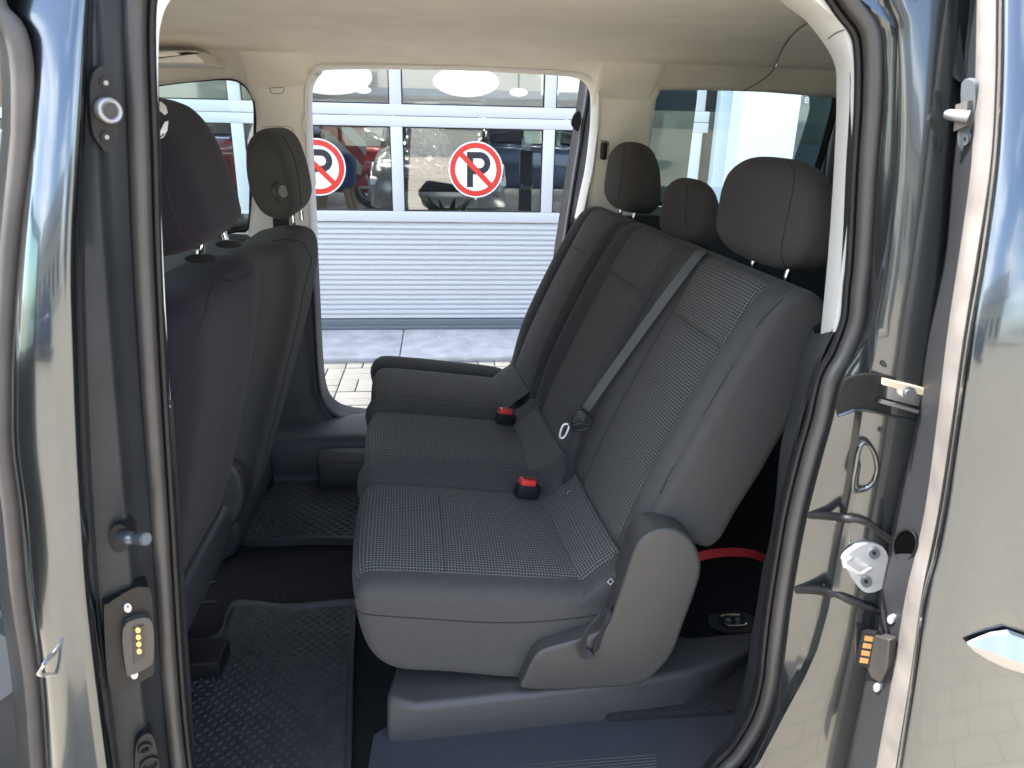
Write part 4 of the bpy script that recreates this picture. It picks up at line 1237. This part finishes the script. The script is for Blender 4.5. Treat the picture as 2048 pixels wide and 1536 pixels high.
V = [(xl-.012, .80, .427), (.66, .80, .427), (.66, 1.13, .431), (-.04, 1.13, .431), (xl, 1.05, .431), (xl-.03, .80, .34), (.66, .80, .34), (xl-.018, 1.05, .34), (.66, 1.32, .431), (.38, 1.13, .431)]
tread = mesh('sill_tread', V, [(0, 1, 2, 3, 4), (2, 8, 9), (0, 4, 7, 5), (0, 5, 6, 1)], M_SILL, van, smooth=False)
mb = MB()
for k in range(5):
    q0, q1 = PZ(1030+k*2, 1535+k*7-4, .4285), PZ(1312, 1509+k*6, .4285)
    V, F = tube_geo([q0, q0*.5+q1*.5, q1], .0016, 6)
    mb.add(V, F)
mb.build('tread_groove', M_TRIM, van)
box('rocker', -1.6, 2.2, .80, .94, .2, .335, M_PAINT, van)
# tie-down ring
q = PZ(1465, 1247, .447)
rt_ = mesh('tie_down_tray', [q+np.array((.055*abs(math.cos(t_))**.7*np.sign(math.cos(t_)), .036*abs(math.sin(t_))**.7*np.sign(math.sin(t_)), .002)) for t_ in np.linspace(0, 6.283, 33)[:-1]], [tuple(range(32))], M_DARK, van, smooth=False)
solid(rt_, .006, 0)
tube('tie_down_ring', [q+np.array((.026*abs(math.cos(t_))**.5*np.sign(math.cos(t_)), .019*abs(math.sin(t_))**.5*np.sign(math.sin(t_)), .008)) for t_ in np.linspace(0, 6.283, 33)[:-1]], .0036, M_CHROME, van, n=8, closed=True)
for s_ in (-.011, .011):
    cyl('bolt', q+np.array((s_, 0, .004)), q+np.array((s_, 0, .011)), .006, M_STEEL, van)

# --- outer shell (keeps the daylight where it belongs)
V = [(-1.5, .86, 1.68), (2.15, .86, 1.68), (2.15, 2.44, 1.68), (-1.5, 2.44, 1.68), (-1.4, 1.0, 1.76), (2.05, 1.0, 1.76), (2.05, 2.3, 1.76), (-1.4, 2.3, 1.76)]
mesh('roof_panel', V, [(4, 5, 6, 7), (0, 1, 5, 4), (1, 2, 6, 5), (2, 3, 7, 6), (3, 0, 4, 7)], M_PAINT, van, smooth=False)
tpy = [P(a_, b_, .9) for a_, b_ in ((360, -112), (700, -150), (1400, -140), (1640, -70))]
mesh('roof_side', [(-1.5, .86, 1.62), (-.36, .87, 1.62), tpy[0], tpy[1], tpy[2], tpy[3], (.60, .86, 1.55), (2.15, .86, 1.55), (2.15, .86, 1.68), (-1.5, .86, 1.68)], [tuple(range(10))], M_PAINT, van, smooth=False)
box('near_side_panel', .70, 2.15, .86, .90, .3, 1.17, M_PAINT, van)
box('near_rear_pillar', 1.55, 2.15, .86, .90, 1.171, 1.56, M_PAINT, van)
mesh('near_quarter_window', [(.66, .885, 1.172), (1.55, .885, 1.172), (1.55, .885, 1.55), (.66, .885, 1.55)], [(0, 1, 2, 3)], M_GLASS, van, smooth=False)
box('near_quarter_trim', .62, 2.1, .925, .98, .446, 1.16, M_BLACK, van)
box('tailgate', 2.13, 2.2, .90, 2.44, .3, 1.17, M_PAINT, van)
mesh('rear_window', [(2.15, .92, 1.172), (2.15, 2.42, 1.172), (2.12, 2.42, 1.66), (2.12, .92, 1.66)], [(0, 1, 2, 3)], M_GLASSD, van, smooth=False)
box('far_side_panel', .53, 2.15, 2.46, 2.49, .3, 1.17, M_PAINT, van)
box('far_front_panel', -1.6, -.52, 2.461, 2.49, .3, 1.19, M_PAINT, van)
mesh('windscreen', [(-1.5, .9, 1.66), (-1.5, 2.4, 1.66), (-2.3, 2.4, 1.12), (-2.3, .9, 1.12)], [(0, 1, 2, 3)], M_GLASS, van, smooth=False)
box('dashboard', -2.3, -1.5, .92, 2.44, .3, 1.11, M_BLACK, van, bev=.05)
box('bonnet', -3.2, -2.31, .88, 2.44, .3, 1.05, M_PAINT, van, bev=.06)

# --- front door standing open, out of the picture to the left; its trim shows in the pillar paint
fd = MB()
a0, a1 = np.array((-1.46, .84)), np.array((-1.30, -.16))
dv = (a1-a0)/np.linalg.norm(a1-a0); nv2 = np.array((dv[1], -dv[0]))
def slab(t0, t1, z0, z1, th0, th1):
    q = [a0+dv*t0+nv2*th0, a0+dv*t1+nv2*th0, a0+dv*t1+nv2*th1, a0+dv*t0+nv2*th1]
    return [(*p, z0) for p in q]+[(*p, z1) for p in q], [(3, 2, 1, 0), (4, 5, 6, 7), (0, 1, 5, 4), (1, 2, 6, 5), (2, 3, 7, 6), (3, 0, 4, 7)]
L1 = float(np.linalg.norm(a1-a0))
frd = mesh('front_door', *slab(0, L1, .33, 1.14, 0, .05), M_PAINT, van, smooth=False)
mesh('door_card', *slab(.03, L1-.04, .38, 1.15, .051, .09), M_DARK, frd, smooth=False)
mesh('door_card', *slab(.03, L1-.04, .38, 1.15, -.04, -.001), M_DARK, frd, smooth=False)
mesh('window_post', *slab(L1-.07, L1, 1.141, 1.62, 0, .05), M_BLACK, frd, smooth=False)
mesh('window_rail', *slab(.1, L1-.071, 1.57, 1.62, 0, .05), M_BLACK, frd, smooth=False)
mesh('door_glass', *slab(.1, L1-.071, 1.141, 1.569, .022, .026), M_GLASS, frd, smooth=False)

# ================================================================== floor mats
def in_poly(x, y, poly):
    c = False
    n_ = len(poly)
    for i in range(n_):
        x0, y0 = poly[i]; x1, y1 = poly[(i+1) % n_]
        if (y0 > y) != (y1 > y) and x < (x1-x0)*(y-y0)/(y1-y0)+x0: c = not c
    return c
def floor_mat(label, px, z, pitch):
    pts = [PZ(a_, b_, z) for a_, b_ in px]
    q = cr(pts, 4, True)
    c = np.mean(q, 0)
    t = thing('floor_mat', label, 'floor mat', (c[0], c[1], z-.01), 'rubber mats in the footwell')
    k = len(q)
    base = [np.array((a_[0], a_[1], z-.012)) for a_ in q]
    ou = [np.array((a_[0], a_[1], z+.010)) for a_ in q]
    s1 = [c+(a_-c)*.985+np.array((0, 0, .012)) for a_ in q]
    s2 = [c+(a_-c)*.95+np.array((0, 0, .010)) for a_ in q]
    s3 = [c+(a_-c)*.925+np.array((0, 0, .001)) for a_ in q]
    V = base+ou+s1+s2+s3
    F = gridfaces(5, k, True)+[tuple(4*k+i for i in range(k))]
    mesh('rubber_sheet', V, F, M_MAT, t, sharp=50)
    poly = [(c[0]+(a_[0]-c[0])*.89, c[1]+(a_[1]-c[1])*.89) for a_ in q]
    xs = [a_[0] for a_ in poly]; ys = [a_[1] for a_ in poly]
    mb = MB()
    i = 0
    y = min(ys)
    while y < max(ys):
        x = min(xs)+(pitch/2 if i % 2 else 0)
        while x < max(xs):
            if in_poly(x, y, poly):
                s_ = pitch*.30; s2_ = s_*.72; zt = z+.0038; z0_ = z+.0005
                mb.add([(x-s_, y, z0_), (x, y-s_, z0_), (x+s_, y, z0_), (x, y+s_, z0_), (x-s2_, y, zt), (x, y-s2_, zt), (x+s2_, y, zt), (x, y+s2_, zt)], [(4, 5, 6, 7), (0, 1, 5, 4), (1, 2, 6, 5), (2, 3, 7, 6), (3, 0, 4, 7)])
            x += pitch
        y += pitch/2
        i += 1
    o = mb.build('tread_stud', M_MAT, t, smooth=False)
    o['kind'] = 'stuff'
floor_mat('black rubber floor mat nearest the open door, left of the step', [(350, 1320), (374, 1288), (420, 1282), (444, 1262), (456, 1222), (476, 1206), (520, 1208), (580, 1214), (700, 1204), (713, 1215), (708, 1350), (700, 1640), (690, 1700), (385, 1700), (360, 1540)], .358, .024)
floor_mat('black rubber floor mat at the far sill, lit by the far opening', [(470, 1082), (492, 1020), (520, 965), (560, 948), (610, 930), (640, 914), (690, 912), (800, 916), (820, 1000), (800, 1078), (640, 1082)], .362, .030)

# ================================================================== rear seats
CUSH = XZ([(1045, 1362), (900, 1346), (805, 1338), (768, 1326), (741, 1303), (722, 1264), (711, 1222), (707, 1192), (713, 1170), (733, 1160), (830, 1164), (1000, 1176), (1130, 1186), (1212, 1192), (1262, 1222), (1275, 1290), (1240, 1362)], 1.085)
CTOP = XZ([(709, 1240), (707, 1192), (713, 1170), (733, 1160), (830, 1164), (1000, 1176), (1130, 1186), (1190, 1190)], 1.085)
BACK = XZ([(1228, 1172), (1245, 1128), (1300, 1012), (1366, 897), (1440, 776), (1506, 674), (1548, 611), (1572, 590), (1606, 580), (1642, 590), (1664, 630), (1650, 718), (1612, 802), (1566, 876), (1520, 952), (1471, 1024), (1438, 1080), (1406, 1094), (1380, 1080), (1330, 1112), (1290, 1172)], 1.12)
BFRONT = XZ([(1240, 1140), (1300, 1012), (1366, 897), (1440, 776), (1506, 674), (1546, 614), (1572, 592), (1612, 582)], 1.12)
BF = cr(BFRONT, 6); CT = cr(CTOP, 6)
BO = cr(BACK, 4, True); CO = cr(CUSH, 4, True)
ROLL_ = [(x+.0, z) for x, z in XZ([(1150, 1196), (1172, 1176), (1205, 1150), (1236, 1132), (1250, 1120)], 1.10)]
HR = XZ([(1618, 556), (1584, 548), (1566, 520), (1566, 490), (1576, 440), (1590, 384), (1610, 344), (1646, 324), (1684, 340), (1702, 400), (1700, 480), (1690, 532), (1660, 558)], 1.2)

def part_curve(C, a_, b_):
    C = np.array(C)
    d = np.r_[0, np.cumsum(np.linalg.norm(np.diff(C, axis=0), axis=1))]
    t_ = np.linspace(a_*d[-1], b_*d[-1], 30)
    return np.stack([np.interp(t_, d, C[:, 0]), np.interp(t_, d, C[:, 1])], 1)

def headrest(parent, y0, y1, sc=1.0, dx=0.0, dz=0.0, post_y=None, post_top=None, zb=None):
    A = np.array(HR); c = A.mean(0)
    A = c+(A-c)*sc+np.array((dx, dz))
    V, F = pillow_geo(cr([tuple(q) for q in A], 4, True), y0, y1, 3.0, 24)
    h = mesh('headrest', V, F, M_HEAD, parent, sharp=80)
    c = A.mean(0)
    for yy in post_y:
        zb_ = A[:, 1].min()
        tube('post', [(c[0]+.004, yy, zb_+.02), (c[0]-.002, yy, zb_-.012), (c[0]-.012, yy, zb_-.06)], .0052, M_CHROME, h, n=12)
        cyl('post_collar', (c[0]-.010, yy, zb_-.034), (c[0]-.004, yy, zb_-.018), .012, M_BLACK, h, n=16)
    return h

def seat_unit(t, y0, y1, ins, back_top=1.0, yb0=None, yb1=None, seam_at=.74):
    yb0 = y0+.03 if yb0 is None else yb0; yb1 = y1-.02 if yb1 is None else yb1

# ---- the wide part: two places
db = thing('double_rear_seat', 'wide two place rear bench nearest the open door, charcoal fabric with checked centres', 'seat', (.2, 1.45, .43), 'second row seats')
YD0, YD1 = 1.075, 1.955
cush = rext('cushion', CO, YD0, YD1, .028, M_PLAIN2, db, ry=.03, ny=8)
panel('cushion_insert', part_curve(CT, .03, 1), 1.118, 1.452, .010, M_CHECK, db, lift=.003, edge=.006)
panel('cushion_divider', part_curve(CT, .0, 1), 1.452, 1.572, .016, M_PLAIN, db, lift=.004, edge=.006, nu=10, pw=2)
panel('cushion_insert', part_curve(CT, .03, 1), 1.572, 1.868, .010, M_CHECK, db, lift=.003, edge=.006)
panel('cushion_bolster', part_curve(CT, .0, 1), 1.868, 1.955, .018, M_PLAIN, db, lift=.004, edge=.010, nu=10, pw=2)
seam('cushion_seam', cush, [(709, 1196), (716, 1212), (740, 1222), (860, 1234), (960, 1243), (1040, 1246), (1130, 1242), (1205, 1234)], .0011, M_THREAD, db)
# backs
def back(t, y0, y1, ia, ib, name='backrest', dz=0, rr=.03, sd_=.74, sill=True, m=M_PLAIN2):
    O = [(x, z+dz*max(0, (z-.9))/.33) for x, z in BO]
    Fc = [(x, z+dz*max(0, (z-.9))/.33) for x, z in BF]
    b_ = rext(name, O, y0, y1, .022, m, t, ry=.022, ny=6, relax=2)
    panel('back_bolster', part_curve(Fc, .03, 1), y0+.016, ia, .020, M_PLAIN, t, lift=.001, edge=.008, nu=12, pw=2, endp=3)
    panel('back_bolster', part_curve(Fc, .03, 1), ib, y1-.012, .020, M_PLAIN, t, lift=.001, edge=.008, nu=12, pw=2, endp=3)
    panel('back_insert', part_curve(Fc, .02, sd_), ia, ib, .006, M_CHECK, t, lift=.003, edge=.005)
    panel('back_insert', part_curve(Fc, sd_, .97), ia, ib, .006, M_CHECK, t, lift=.003, edge=.005)
    return b_
bn_ = back(db, 1.10, 1.515, 1.172, 1.415)
bm_ = back(db, 1.518, 1.938, 1.572, 1.84, dz=.0)
panel('lumbar_roll', ROLL_, 1.135, 1.455, .010, M_CHECK, db, lift=.002)
panel('lumbar_roll', ROLL_, 1.56, 1.87, .010, M_CHECK, db, lift=.002)
panel('lumbar_filler', ROLL_, 1.455, 1.56, .006, M_PLAIN, db, lift=.001, nu=8)
LR = [(x-.002, z-.004) for x, z in ROLL_]+XZ([(1290, 1140), (1290, 1190), (1200, 1225), (1160, 1210)], 1.10)
rext('lumbar_pad', cr(LR, 3, True), 1.098, 1.94, .010, M_PLAIN, db)
hr1 = headrest(db, 1.155, 1.49, post_y=(1.235, 1.36))
hr2 = headrest(db, 1.585, 1.81, .80, .0, -.045, post_y=(1.65, 1.745))
seam('back_seam', bn_, [(1573, 600), (1540, 632), (1506, 674), (1440, 780), (1366, 897), (1320, 985)], .0011, M_THREAD, db)

# the van stands a little askew to the door: turn the bench with it
def turn(t):
    for o in t.children_recursive:
        if o.type != 'MESH': continue
        bk = any(k in o.name for k in ('back', 'headrest', 'post', 'lumbar'))
        a_ = rad(4.8 if bk else 2.5)
        piv = Vector((.45 if bk else .1, 1.1, 0))
        o.data.transform(Matrix.Translation(piv) @ Matrix.Rotation(a_, 4, 'Z') @ Matrix.Translation(-piv))
turn(db)
# side hinge cover
HC = [(1040, 1368), (1046, 1348), (1062, 1312), (1080, 1292), (1110, 1283), (1180, 1262), (1212, 1240), (1232, 1190), (1252, 1130), (1268, 1085), (1292, 1060), (1330, 1049), (1366, 1060), (1390, 1090), (1398, 1132), (1385, 1180), (1365, 1234), (1342, 1296), (1310, 1336), (1275, 1360), (1200, 1367), (1120, 1371)]
HCX = XZ(HC, 1.06)
hc = rext('hinge_cover', cr(HCX, 4, True), 1.046, 1.112, .0085, M_COVER, db, ry=.006, sharp=22, relax=1)
# far hinge cover of the wide part
rext('hinge_cover', cr(XZ([(1046, 850), (1060, 802), (1074, 764), (1088, 736), (1106, 716), (1120, 714), (1122, 724), (1108, 745), (1098, 770), (1090, 810), (1082, 850)], 1.95), 3, True), 1.94, 1.965, .006, M_TRIM, db)
# under frame
box('seat_frame', -.02, .45, 1.14, 1.92, .43, .53, M_BLACK, db, bev=.01)
# release strap loop
lp = [P(a_, b_, c_) for a_, b_, c_ in cr([(1226, 1212, 1.06), (1200, 1232, 1.035), (1176, 1262, 1.03), (1165, 1290, 1.03), (1166, 1306, 1.03), (1176, 1309, 1.035), (1190, 1302, 1.04), (1200, 1275, 1.042), (1214, 1242, 1.045), (1226, 1218, 1.06)], 5)]
A = np.array(lp); T = np.gradient(A, axis=0); T /= np.linalg.norm(T, axis=1)[:, None]
ax = np.array((.75, .5, .25)); W = np.cross(T, np.cross(np.tile(ax, (len(A), 1)), T)); W /= np.linalg.norm(W, axis=1)[:, None]
Nn = np.cross(T, W)
V, F = ribbon_geo(A, W*.0085, Nn*.0008)
mesh('release_strap', V, F, M_BLKWEB, db, sharp=30)
# belt for the middle place
bp_ = [(1412, 500, 1.455), (1396, 510, 1.435), (1342, 580, 1.41), (1278, 668, 1.42), (1218, 752, 1.43), (1172, 818, 1.43), (1160, 838, 1.43)]
A = np.array([P(*q) for q in cr(bp_, 6)])
T = np.gradient(A, axis=0); T /= np.linalg.norm(T, axis=1)[:, None]
vw = np.array([CP-a_ for a_ in A]); vw /= np.linalg.norm(vw, axis=1)[:, None]
W = np.cross(T, vw+np.array((-.5, 0, .2))); W /= np.linalg.norm(W, axis=1)[:, None]
V, F = ribbon_geo(A, W*.0102, np.cross(T, W)*.0007)
belt = mesh('seat_belt', V, F, M_BELT, db, sharp=30)
tube('tongue_loop', [P(a_, b_, 1.390) for a_, b_ in cr([(1145, 824), (1158, 816), (1172, 824), (1183, 838), (1178, 854), (1162, 860), (1148, 858), (1141, 844)], 4, True)], .0042, M_BLACK, belt, n=8, closed=True)
tube('tongue_bar', [P(1146, 850, 1.388), P(1160, 846, 1.386), P(1180, 850, 1.388)], .0045, M_BLACK, belt, n=8)
tube('tongue_blade', [P(a_, b_, 1.395) for a_, b_ in cr([(1122, 860), (1128, 849), (1138, 850), (1134, 864), (1127, 875), (1120, 874)], 4, True)], .0026, M_STRIKER, belt, n=8, closed=True)
bl = [(1156, 860, 1.41), (1146, 900, 1.42), (1136, 945, 1.435), (1126, 985, 1.445)]
A = np.array([P(*q) for q in cr(bl, 6)]); T = np.gradient(A, axis=0); T /= np.linalg.norm(T, axis=1)[:, None]
W = np.cross(T, np.array((-.2, -.9, .2))); W /= np.linalg.norm(W, axis=1)[:, None]
V, F = ribbon_geo(A, W*.008, np.cross(T, W)*.0008)
mesh('lap_webbing', V, F, M_BLKWEB, belt, sharp=30)
def buckle(px, py, z, t, ang):
    c_ = PZ(px, py, z)
    b_ = MB().box(-.024, .028, -.016, .014, -.03, .001).build('buckle', M_BLACK, t, smooth=False)
    bevel(b_, .004)
    r_ = MB().box(-.020, .014, -.0125, .011, -.012, .012).build('press_button', M_RED, b_, smooth=False)
    bevel(r_, .003)
    s_ = MB().box(-.015, .009, -.003, .004, .0118, .0124).build('slot', M_BLACK, b_, smooth=False)
    M = Matrix.Translation(Vector(c_)) @ Matrix.Rotation(ang, 4, 'Z') @ Matrix.Rotation(rad(14), 4, 'Y')
    for o_ in (b_, r_, s_): o_.data.transform(M)
    return b_
buckle(1056, 968, .746, db, rad(14))
buckle(1012, 826, .749, db, rad(14))
MBs = MB()
for (pts, oo) in (([(1214, 1160), (1222, 1153), (1228, 1163), (1220, 1172)], .0), ([(1134, 986), (1141, 979), (1143, 985), (1137, 992)], 0)):
    y = 1.10 if pts[0][0] > 1200 else 1.46
    q = [P(a_, b_, y-.035) for a_, b_ in pts]
    MBs.add(q, [(0, 1, 2, 3)])
# woven anchor labels on the fabric
for cxy, y in (((1221, 1163), 1.092), ((1138, 985), 1.448)):
    bpy.context.view_layer.update()
    best = None
    for o_ in db.children:
        q = cast(o_, cxy[0], cxy[1], .0012)
        if q is not None and (best is None or q[1] < best[1]): best = q
    if best is not None:
        yy = best[1]
        w_ = 7 if cxy[0] > 1200 else 4
        q = [P(cxy[0]+a_*w_, cxy[1]+b_*w_, yy-.001) for a_, b_ in ((-1, .2), (.1, -1), (1, -.1), (0, 1.1))]
        lb = mesh('anchor_label', q, [(0, 1, 2, 3)], mat('label_grey', (.35, .35, .35), rough=.6), db, smooth=False)
        solid(lb, .0008, 0)
        q = [P(cxy[0]+a_*w_*.6, cxy[1]+b_*w_*.6, yy-.0022) for a_, b_ in ((-1, .2), (.1, -1), (1, -.1), (0, 1.1))]
        solid(mesh('label_symbol', q, [(0, 1, 2, 3)], M_BLACK, lb, smooth=False), .0005, 0)

# red strap behind the seat
A = np.array([P(a_, b_, c_) for a_, b_, c_ in cr([(1390, 1116, 1.30), (1420, 1108, 1.32), (1465, 1104, 1.36), (1505, 1108, 1.40), (1540, 1122, 1.45)], 6)])
T = np.gradient(A, axis=0); T /= np.linalg.norm(T, axis=1)[:, None]
W = np.cross(T, np.array((-.45, -.75, .45))); W /= np.linalg.norm(W, axis=1)[:, None]
V, F = ribbon_geo(A, W*.0095, np.cross(T, W)*.0008)
mesh('fold_strap', V, F, M_REDWEB, db, sharp=30)

# ---- the single far seat
sg = thing('single_rear_seat', 'narrow single rear seat beside the far opening, checked centre and charcoal bolsters', 'seat', (.2, 2.15, .43), 'second row seats')
YS0, YS1 = 1.965, 2.325
rext('cushion', CO, YS0, YS1, .028, M_PLAIN, sg, ry=.03, ny=6)
panel('cushion_insert', part_curve(CT, .03, 1), 1.972, 2.235, .010, M_CHECK, sg, lift=.003, edge=.006)
panel('cushion_bolster', part_curve(CT, .0, 1), 2.235, 2.322, .020, M_PLAIN, sg, lift=.004, edge=.010, nu=10, pw=2)
back(sg, 1.942, 2.315, 2.0, 2.235)
panel('lumbar_roll', ROLL_, 1.985, 2.26, .010, M_CHECK, sg, lift=.002)
hr3 = headrest(sg, 1.985, 2.265, post_y=(2.065, 2.185))
rext('hinge_cover', cr([(x+.008, z+.03) for x, z in HCX], 4, True), 2.318, 2.335, .006, M_TRIM, sg)
box('seat_frame', -.02, .45, 1.99, 2.30, .345, .53, M_BLACK, sg, bev=.01)

turn(sg)
bpy.context.view_layer.update()
for h_, pp in ((hr1, [(1576, 322), (1589, 348), (1583, 396), (1569, 463), (1563, 507), (1572, 537), (1598, 555)]), (hr2, [(1374, 370), (1375, 388), (1372, 426), (1374, 459), (1387, 485)]), (hr3, [(1249, 290), (1248, 314), (1242, 362), (1236, 403)])):
    seam('headrest_seam', h_, pp, .0008, M_THREAD, h_)
for o_ in list(db.children):
    if o_.name.startswith('cushion_insert'):
        if seam('cushion_seam', o_, [(878, 990), (884, 1060), (892, 1160)], .0009, M_THREAD, o_): break

# ================================================================== front seats seen from behind
ds = thing('driver_seat', 'front seat nearest the door under a dark purple grey fabric cover with a white print', 'seat', (-.6, 1.27, .35))
DB = [(490, 500), (515, 510), (526, 540), (526, 580), (520, 650), (503, 760), (486, 860), (465, 950), (436, 1040), (404, 1110), (372, 1172)]
rear = XZ(DB, 1.48)
rear = [(x, z) for x, z in rear]
front = [(x-.15, z-.02) for x, z in rear[::-1]]
O = cr([(rear[0][0]-.05, rear[0][1]-.002)]+rear+[(rear[-1][0]-.1, rear[-1][1]-.03)]+front[1:-1]+[(rear[0][0]-.12, rear[0][1]-.02)], 3, True)
dsb = rext('backrest', O, 1.03, 1.50, .05, M_COVERFAB, ds, ry=.07, ny=8)
DH = [(335, 196), (378, 203), (412, 224), (446, 274), (474, 342), (496, 414), (493, 434), (466, 456), (424, 468), (380, 474), (300, 474), (240, 456), (215, 390), (220, 294), (250, 224), (292, 198)]
V, F = pillow_geo(cr(XZ(DH, 1.42), 4, True), 1.12, 1.43, 5, 18)
dh = mesh('headrest', V, F, M_COVERFAB, ds, sharp=80)
seam('cover_seam', dh, [(318, 300), (335, 380), (352, 440), (368, 482)], .0012, M_THREAD, dh)
seam('cover_seam', dsb, [(345, 800), (375, 720), (405, 640), (422, 580), (440, 560), (470, 562), (500, 548)], .0011, M_THREAD, ds)
for (a_, b_, c_, d_, y) in ((404, 476, 400, 518, 1.26), (447, 464, 456, 492, 1.37)):
    tube('post', [P(a_, b_, y), P((a_+c_)/2-1, (b_+d_)/2, y), P(c_, d_, y)], .0065, M_CHROME, dh, n=12)
plate('post_collar', ell(402, 517, 32, 9, 14), 1.24, .004, M_BLACK, ds, n=2)
plate('post_collar', ell(458, 488, 26, 8, 14), 1.36, .004, M_BLACK, ds, n=2)
# white print on the headrest cover
bpy.context.view_layer.update()
def print_patch(obj_, poly, m_, parent, nme):
    q = [cast(obj_, a_, b_, .0015) for a_, b_ in poly]
    q = [x for x in q if x is not None]
    if len(q) > 2:
        o_ = mesh(nme, q, [tuple(range(len(q)))], m_, parent, smooth=False)
        solid(o_, .0006, 0)
print_patch(dh, [(300, 204), (322, 206), (331, 214), (334, 227), (328, 231), (318, 222), (312, 224), (311, 240), (300, 240)], M_PRINT, dh, 'cover_print')
print_patch(dh, [(335, 243), (333, 262), (326, 275), (312, 284), (300, 284), (300, 268), (313, 268), (320, 262), (328, 245)], M_PRINT, dh, 'cover_print')
rext('seat_base', cr(XZ([(300, 1080), (430, 1030), (452, 1060), (448, 1100), (430, 1150), (400, 1190), (300, 1200)], 1.40), 3, True), 1.08, 1.46, .02, M_TRIM, ds)
box('seat_rail', -1.2, P(436, 1190, 1.35)[0], 1.30, 1.38, .346, .40, M_BLACK, ds, bev=.004)
tube('rail_edge', [P(375, 1163, 1.295), P(433, 1163, 1.295)], .0022, M_DARK, ds, n=6)
tube('rail_edge', [P(375, 1205, 1.295), P(433, 1202, 1.295)], .0022, M_DARK, ds, n=6)
rext('seat_cushion', cr([(-1.1, .62), (-1.12, .70), (-1.0, .74), (-.62, .70), (-.6, .6), (-.7, .55)], 4, True), 1.04, 1.5, .04, M_COVERFAB, ds)

ps = thing('passenger_seat', 'grey front passenger seat with uncovered back and a round button on its headrest', 'seat', (-.5, 1.95, .35))
PB = [(592, 446), (622, 446), (638, 462), (641, 495), (636, 545), (622, 612), (600, 700), (574, 800), (550, 885), (525, 960), (498, 1030)]
rear = XZ(PB, 2.16)
front = [(x-.14, z-.02) for x, z in rear[::-1]]
O = cr([(rear[0][0]-.04, rear[0][1]-.002)]+rear+[(rear[-1][0]-.1, rear[-1][1]-.03)]+front[1:-1]+[(rear[0][0]-.11, rear[0][1]-.02)], 3, True)
psb = rext('backrest', O, 1.74, 2.18, .05, M_BACKFAB, ps, ry=.07, ny=8)
PH = [(560, 256), (582, 274), (600, 320), (612, 372), (612, 402), (596, 424), (572, 426), (548, 414), (528, 380), (518, 330), (520, 284), (536, 260)]
V, F = pillow_geo(cr(XZ(PH, 1.98), 4, True), 1.80, 2.12, 5, 18)
ph = mesh('headrest', V, F, M_BACKFAB, ps, sharp=80)
cq = cast(ph, 562, 383, 0)
if cq is not None:
    d_ = np.array((.86, -.50, .1)); d_ /= np.linalg.norm(d_)
    cyl('button_ring', cq-d_*.006, cq+d_*.004, .0225, M_COVER, ph, n=28)
    cyl('button', cq, cq+d_*.008, .0150, mat('button_grey', (.14, .14, .135), rough=.4), ph, n=28, r1=.014)
seam('cover_seam', ph, [(565, 272), (585, 310), (597, 360), (602, 418)], .0012, M_THREAD, ph)
for (a_, b_, c_, d_, y) in ((584, 422, 588, 456, 1.93), (602, 420, 604, 440, 2.05)):
    tube('post', [P(a_, b_, y), P((a_+c_)/2, (b_+d_)/2, y), P(c_, d_, y)], .0065, M_CHROME, ph, n=12)
plate('post_collar', ell(589, 455, 18, 5, 14), 1.90, .004, M_BLACK, ps, n=2)
seam('cover_seam', psb, [(545, 482), (575, 480), (605, 486), (622, 520), (612, 560), (596, 640), (572, 740), (550, 830), (530, 905)], .0013, M_THREAD, ps)
hcp = rext('hinge_cover', cr(XZ([(455, 888), (478, 893), (498, 912), (508, 945), (506, 980), (490, 1010), (462, 1035), (430, 1040), (420, 960)], 1.80), 4, True), 1.70, 1.80, .015, M_COVER, ps)
rext('seat_base', cr(XZ([(430, 1000), (480, 1000), (500, 1040), (480, 1080), (430, 1090)], 1.85), 3, True), 1.76, 2.16, .02, M_TRIM, ps)
rext('seat_cushion', cr([(-1.1, .62), (-1.12, .70), (-1.0, .74), (-.62, .70), (-.6, .6), (-.7, .55)], 4, True), 1.74, 2.18, .04, M_BACKFAB, ps)
tube('recliner_strap', [P(a_, b_, 2.19) for a_, b_ in cr([(552, 835), (545, 855), (540, 880), (532, 900)], 4)], .011, M_BLACK, ps, n=8)
box('seat_rail', -1.2, P(545, 905, 2.2)[0], 2.13, 2.19, .346, .44, M_BLACK, ps, bev=.004)

# lint and grit lying about
mb = MB()
rs = random.Random(11)
def speck(p, r):
    p = np.array(p)
    mb.add([p+np.array((r, 0, 0)), p+np.array((-r*.5, r*.8, 0)), p+np.array((-r*.6, -r*.7, 0)), p+np.array((0, 0, r*.9))], [(0, 1, 3), (1, 2, 3), (2, 0, 3), (0, 2, 1)])
for k in range(70):
    px, py = rs.uniform(760, 1420), rs.uniform(1490, 1560)
    q = PZ(px, py, .4285)
    if q[1] < 1.08: speck(q, rs.uniform(.0004, .0011))
for k in range(110):
    q = PZ(rs.uniform(390, 690), rs.uniform(1240, 1540), .3595); speck(q, rs.uniform(.0005, .0013))
for k in range(60):
    q = PZ(rs.uniform(420, 700), rs.uniform(1100, 1200), .3455); speck(q, rs.uniform(.0004, .001))
for k in range(60):
    q = PZ(rs.uniform(1390, 1520), rs.uniform(1190, 1300), .4455); speck(q, rs.uniform(.0005, .0012))
o = mb.build('grit', mat('pale_grit', (.30, .28, .25), rough=1), van, smooth=False)
o['kind'] = 'stuff'
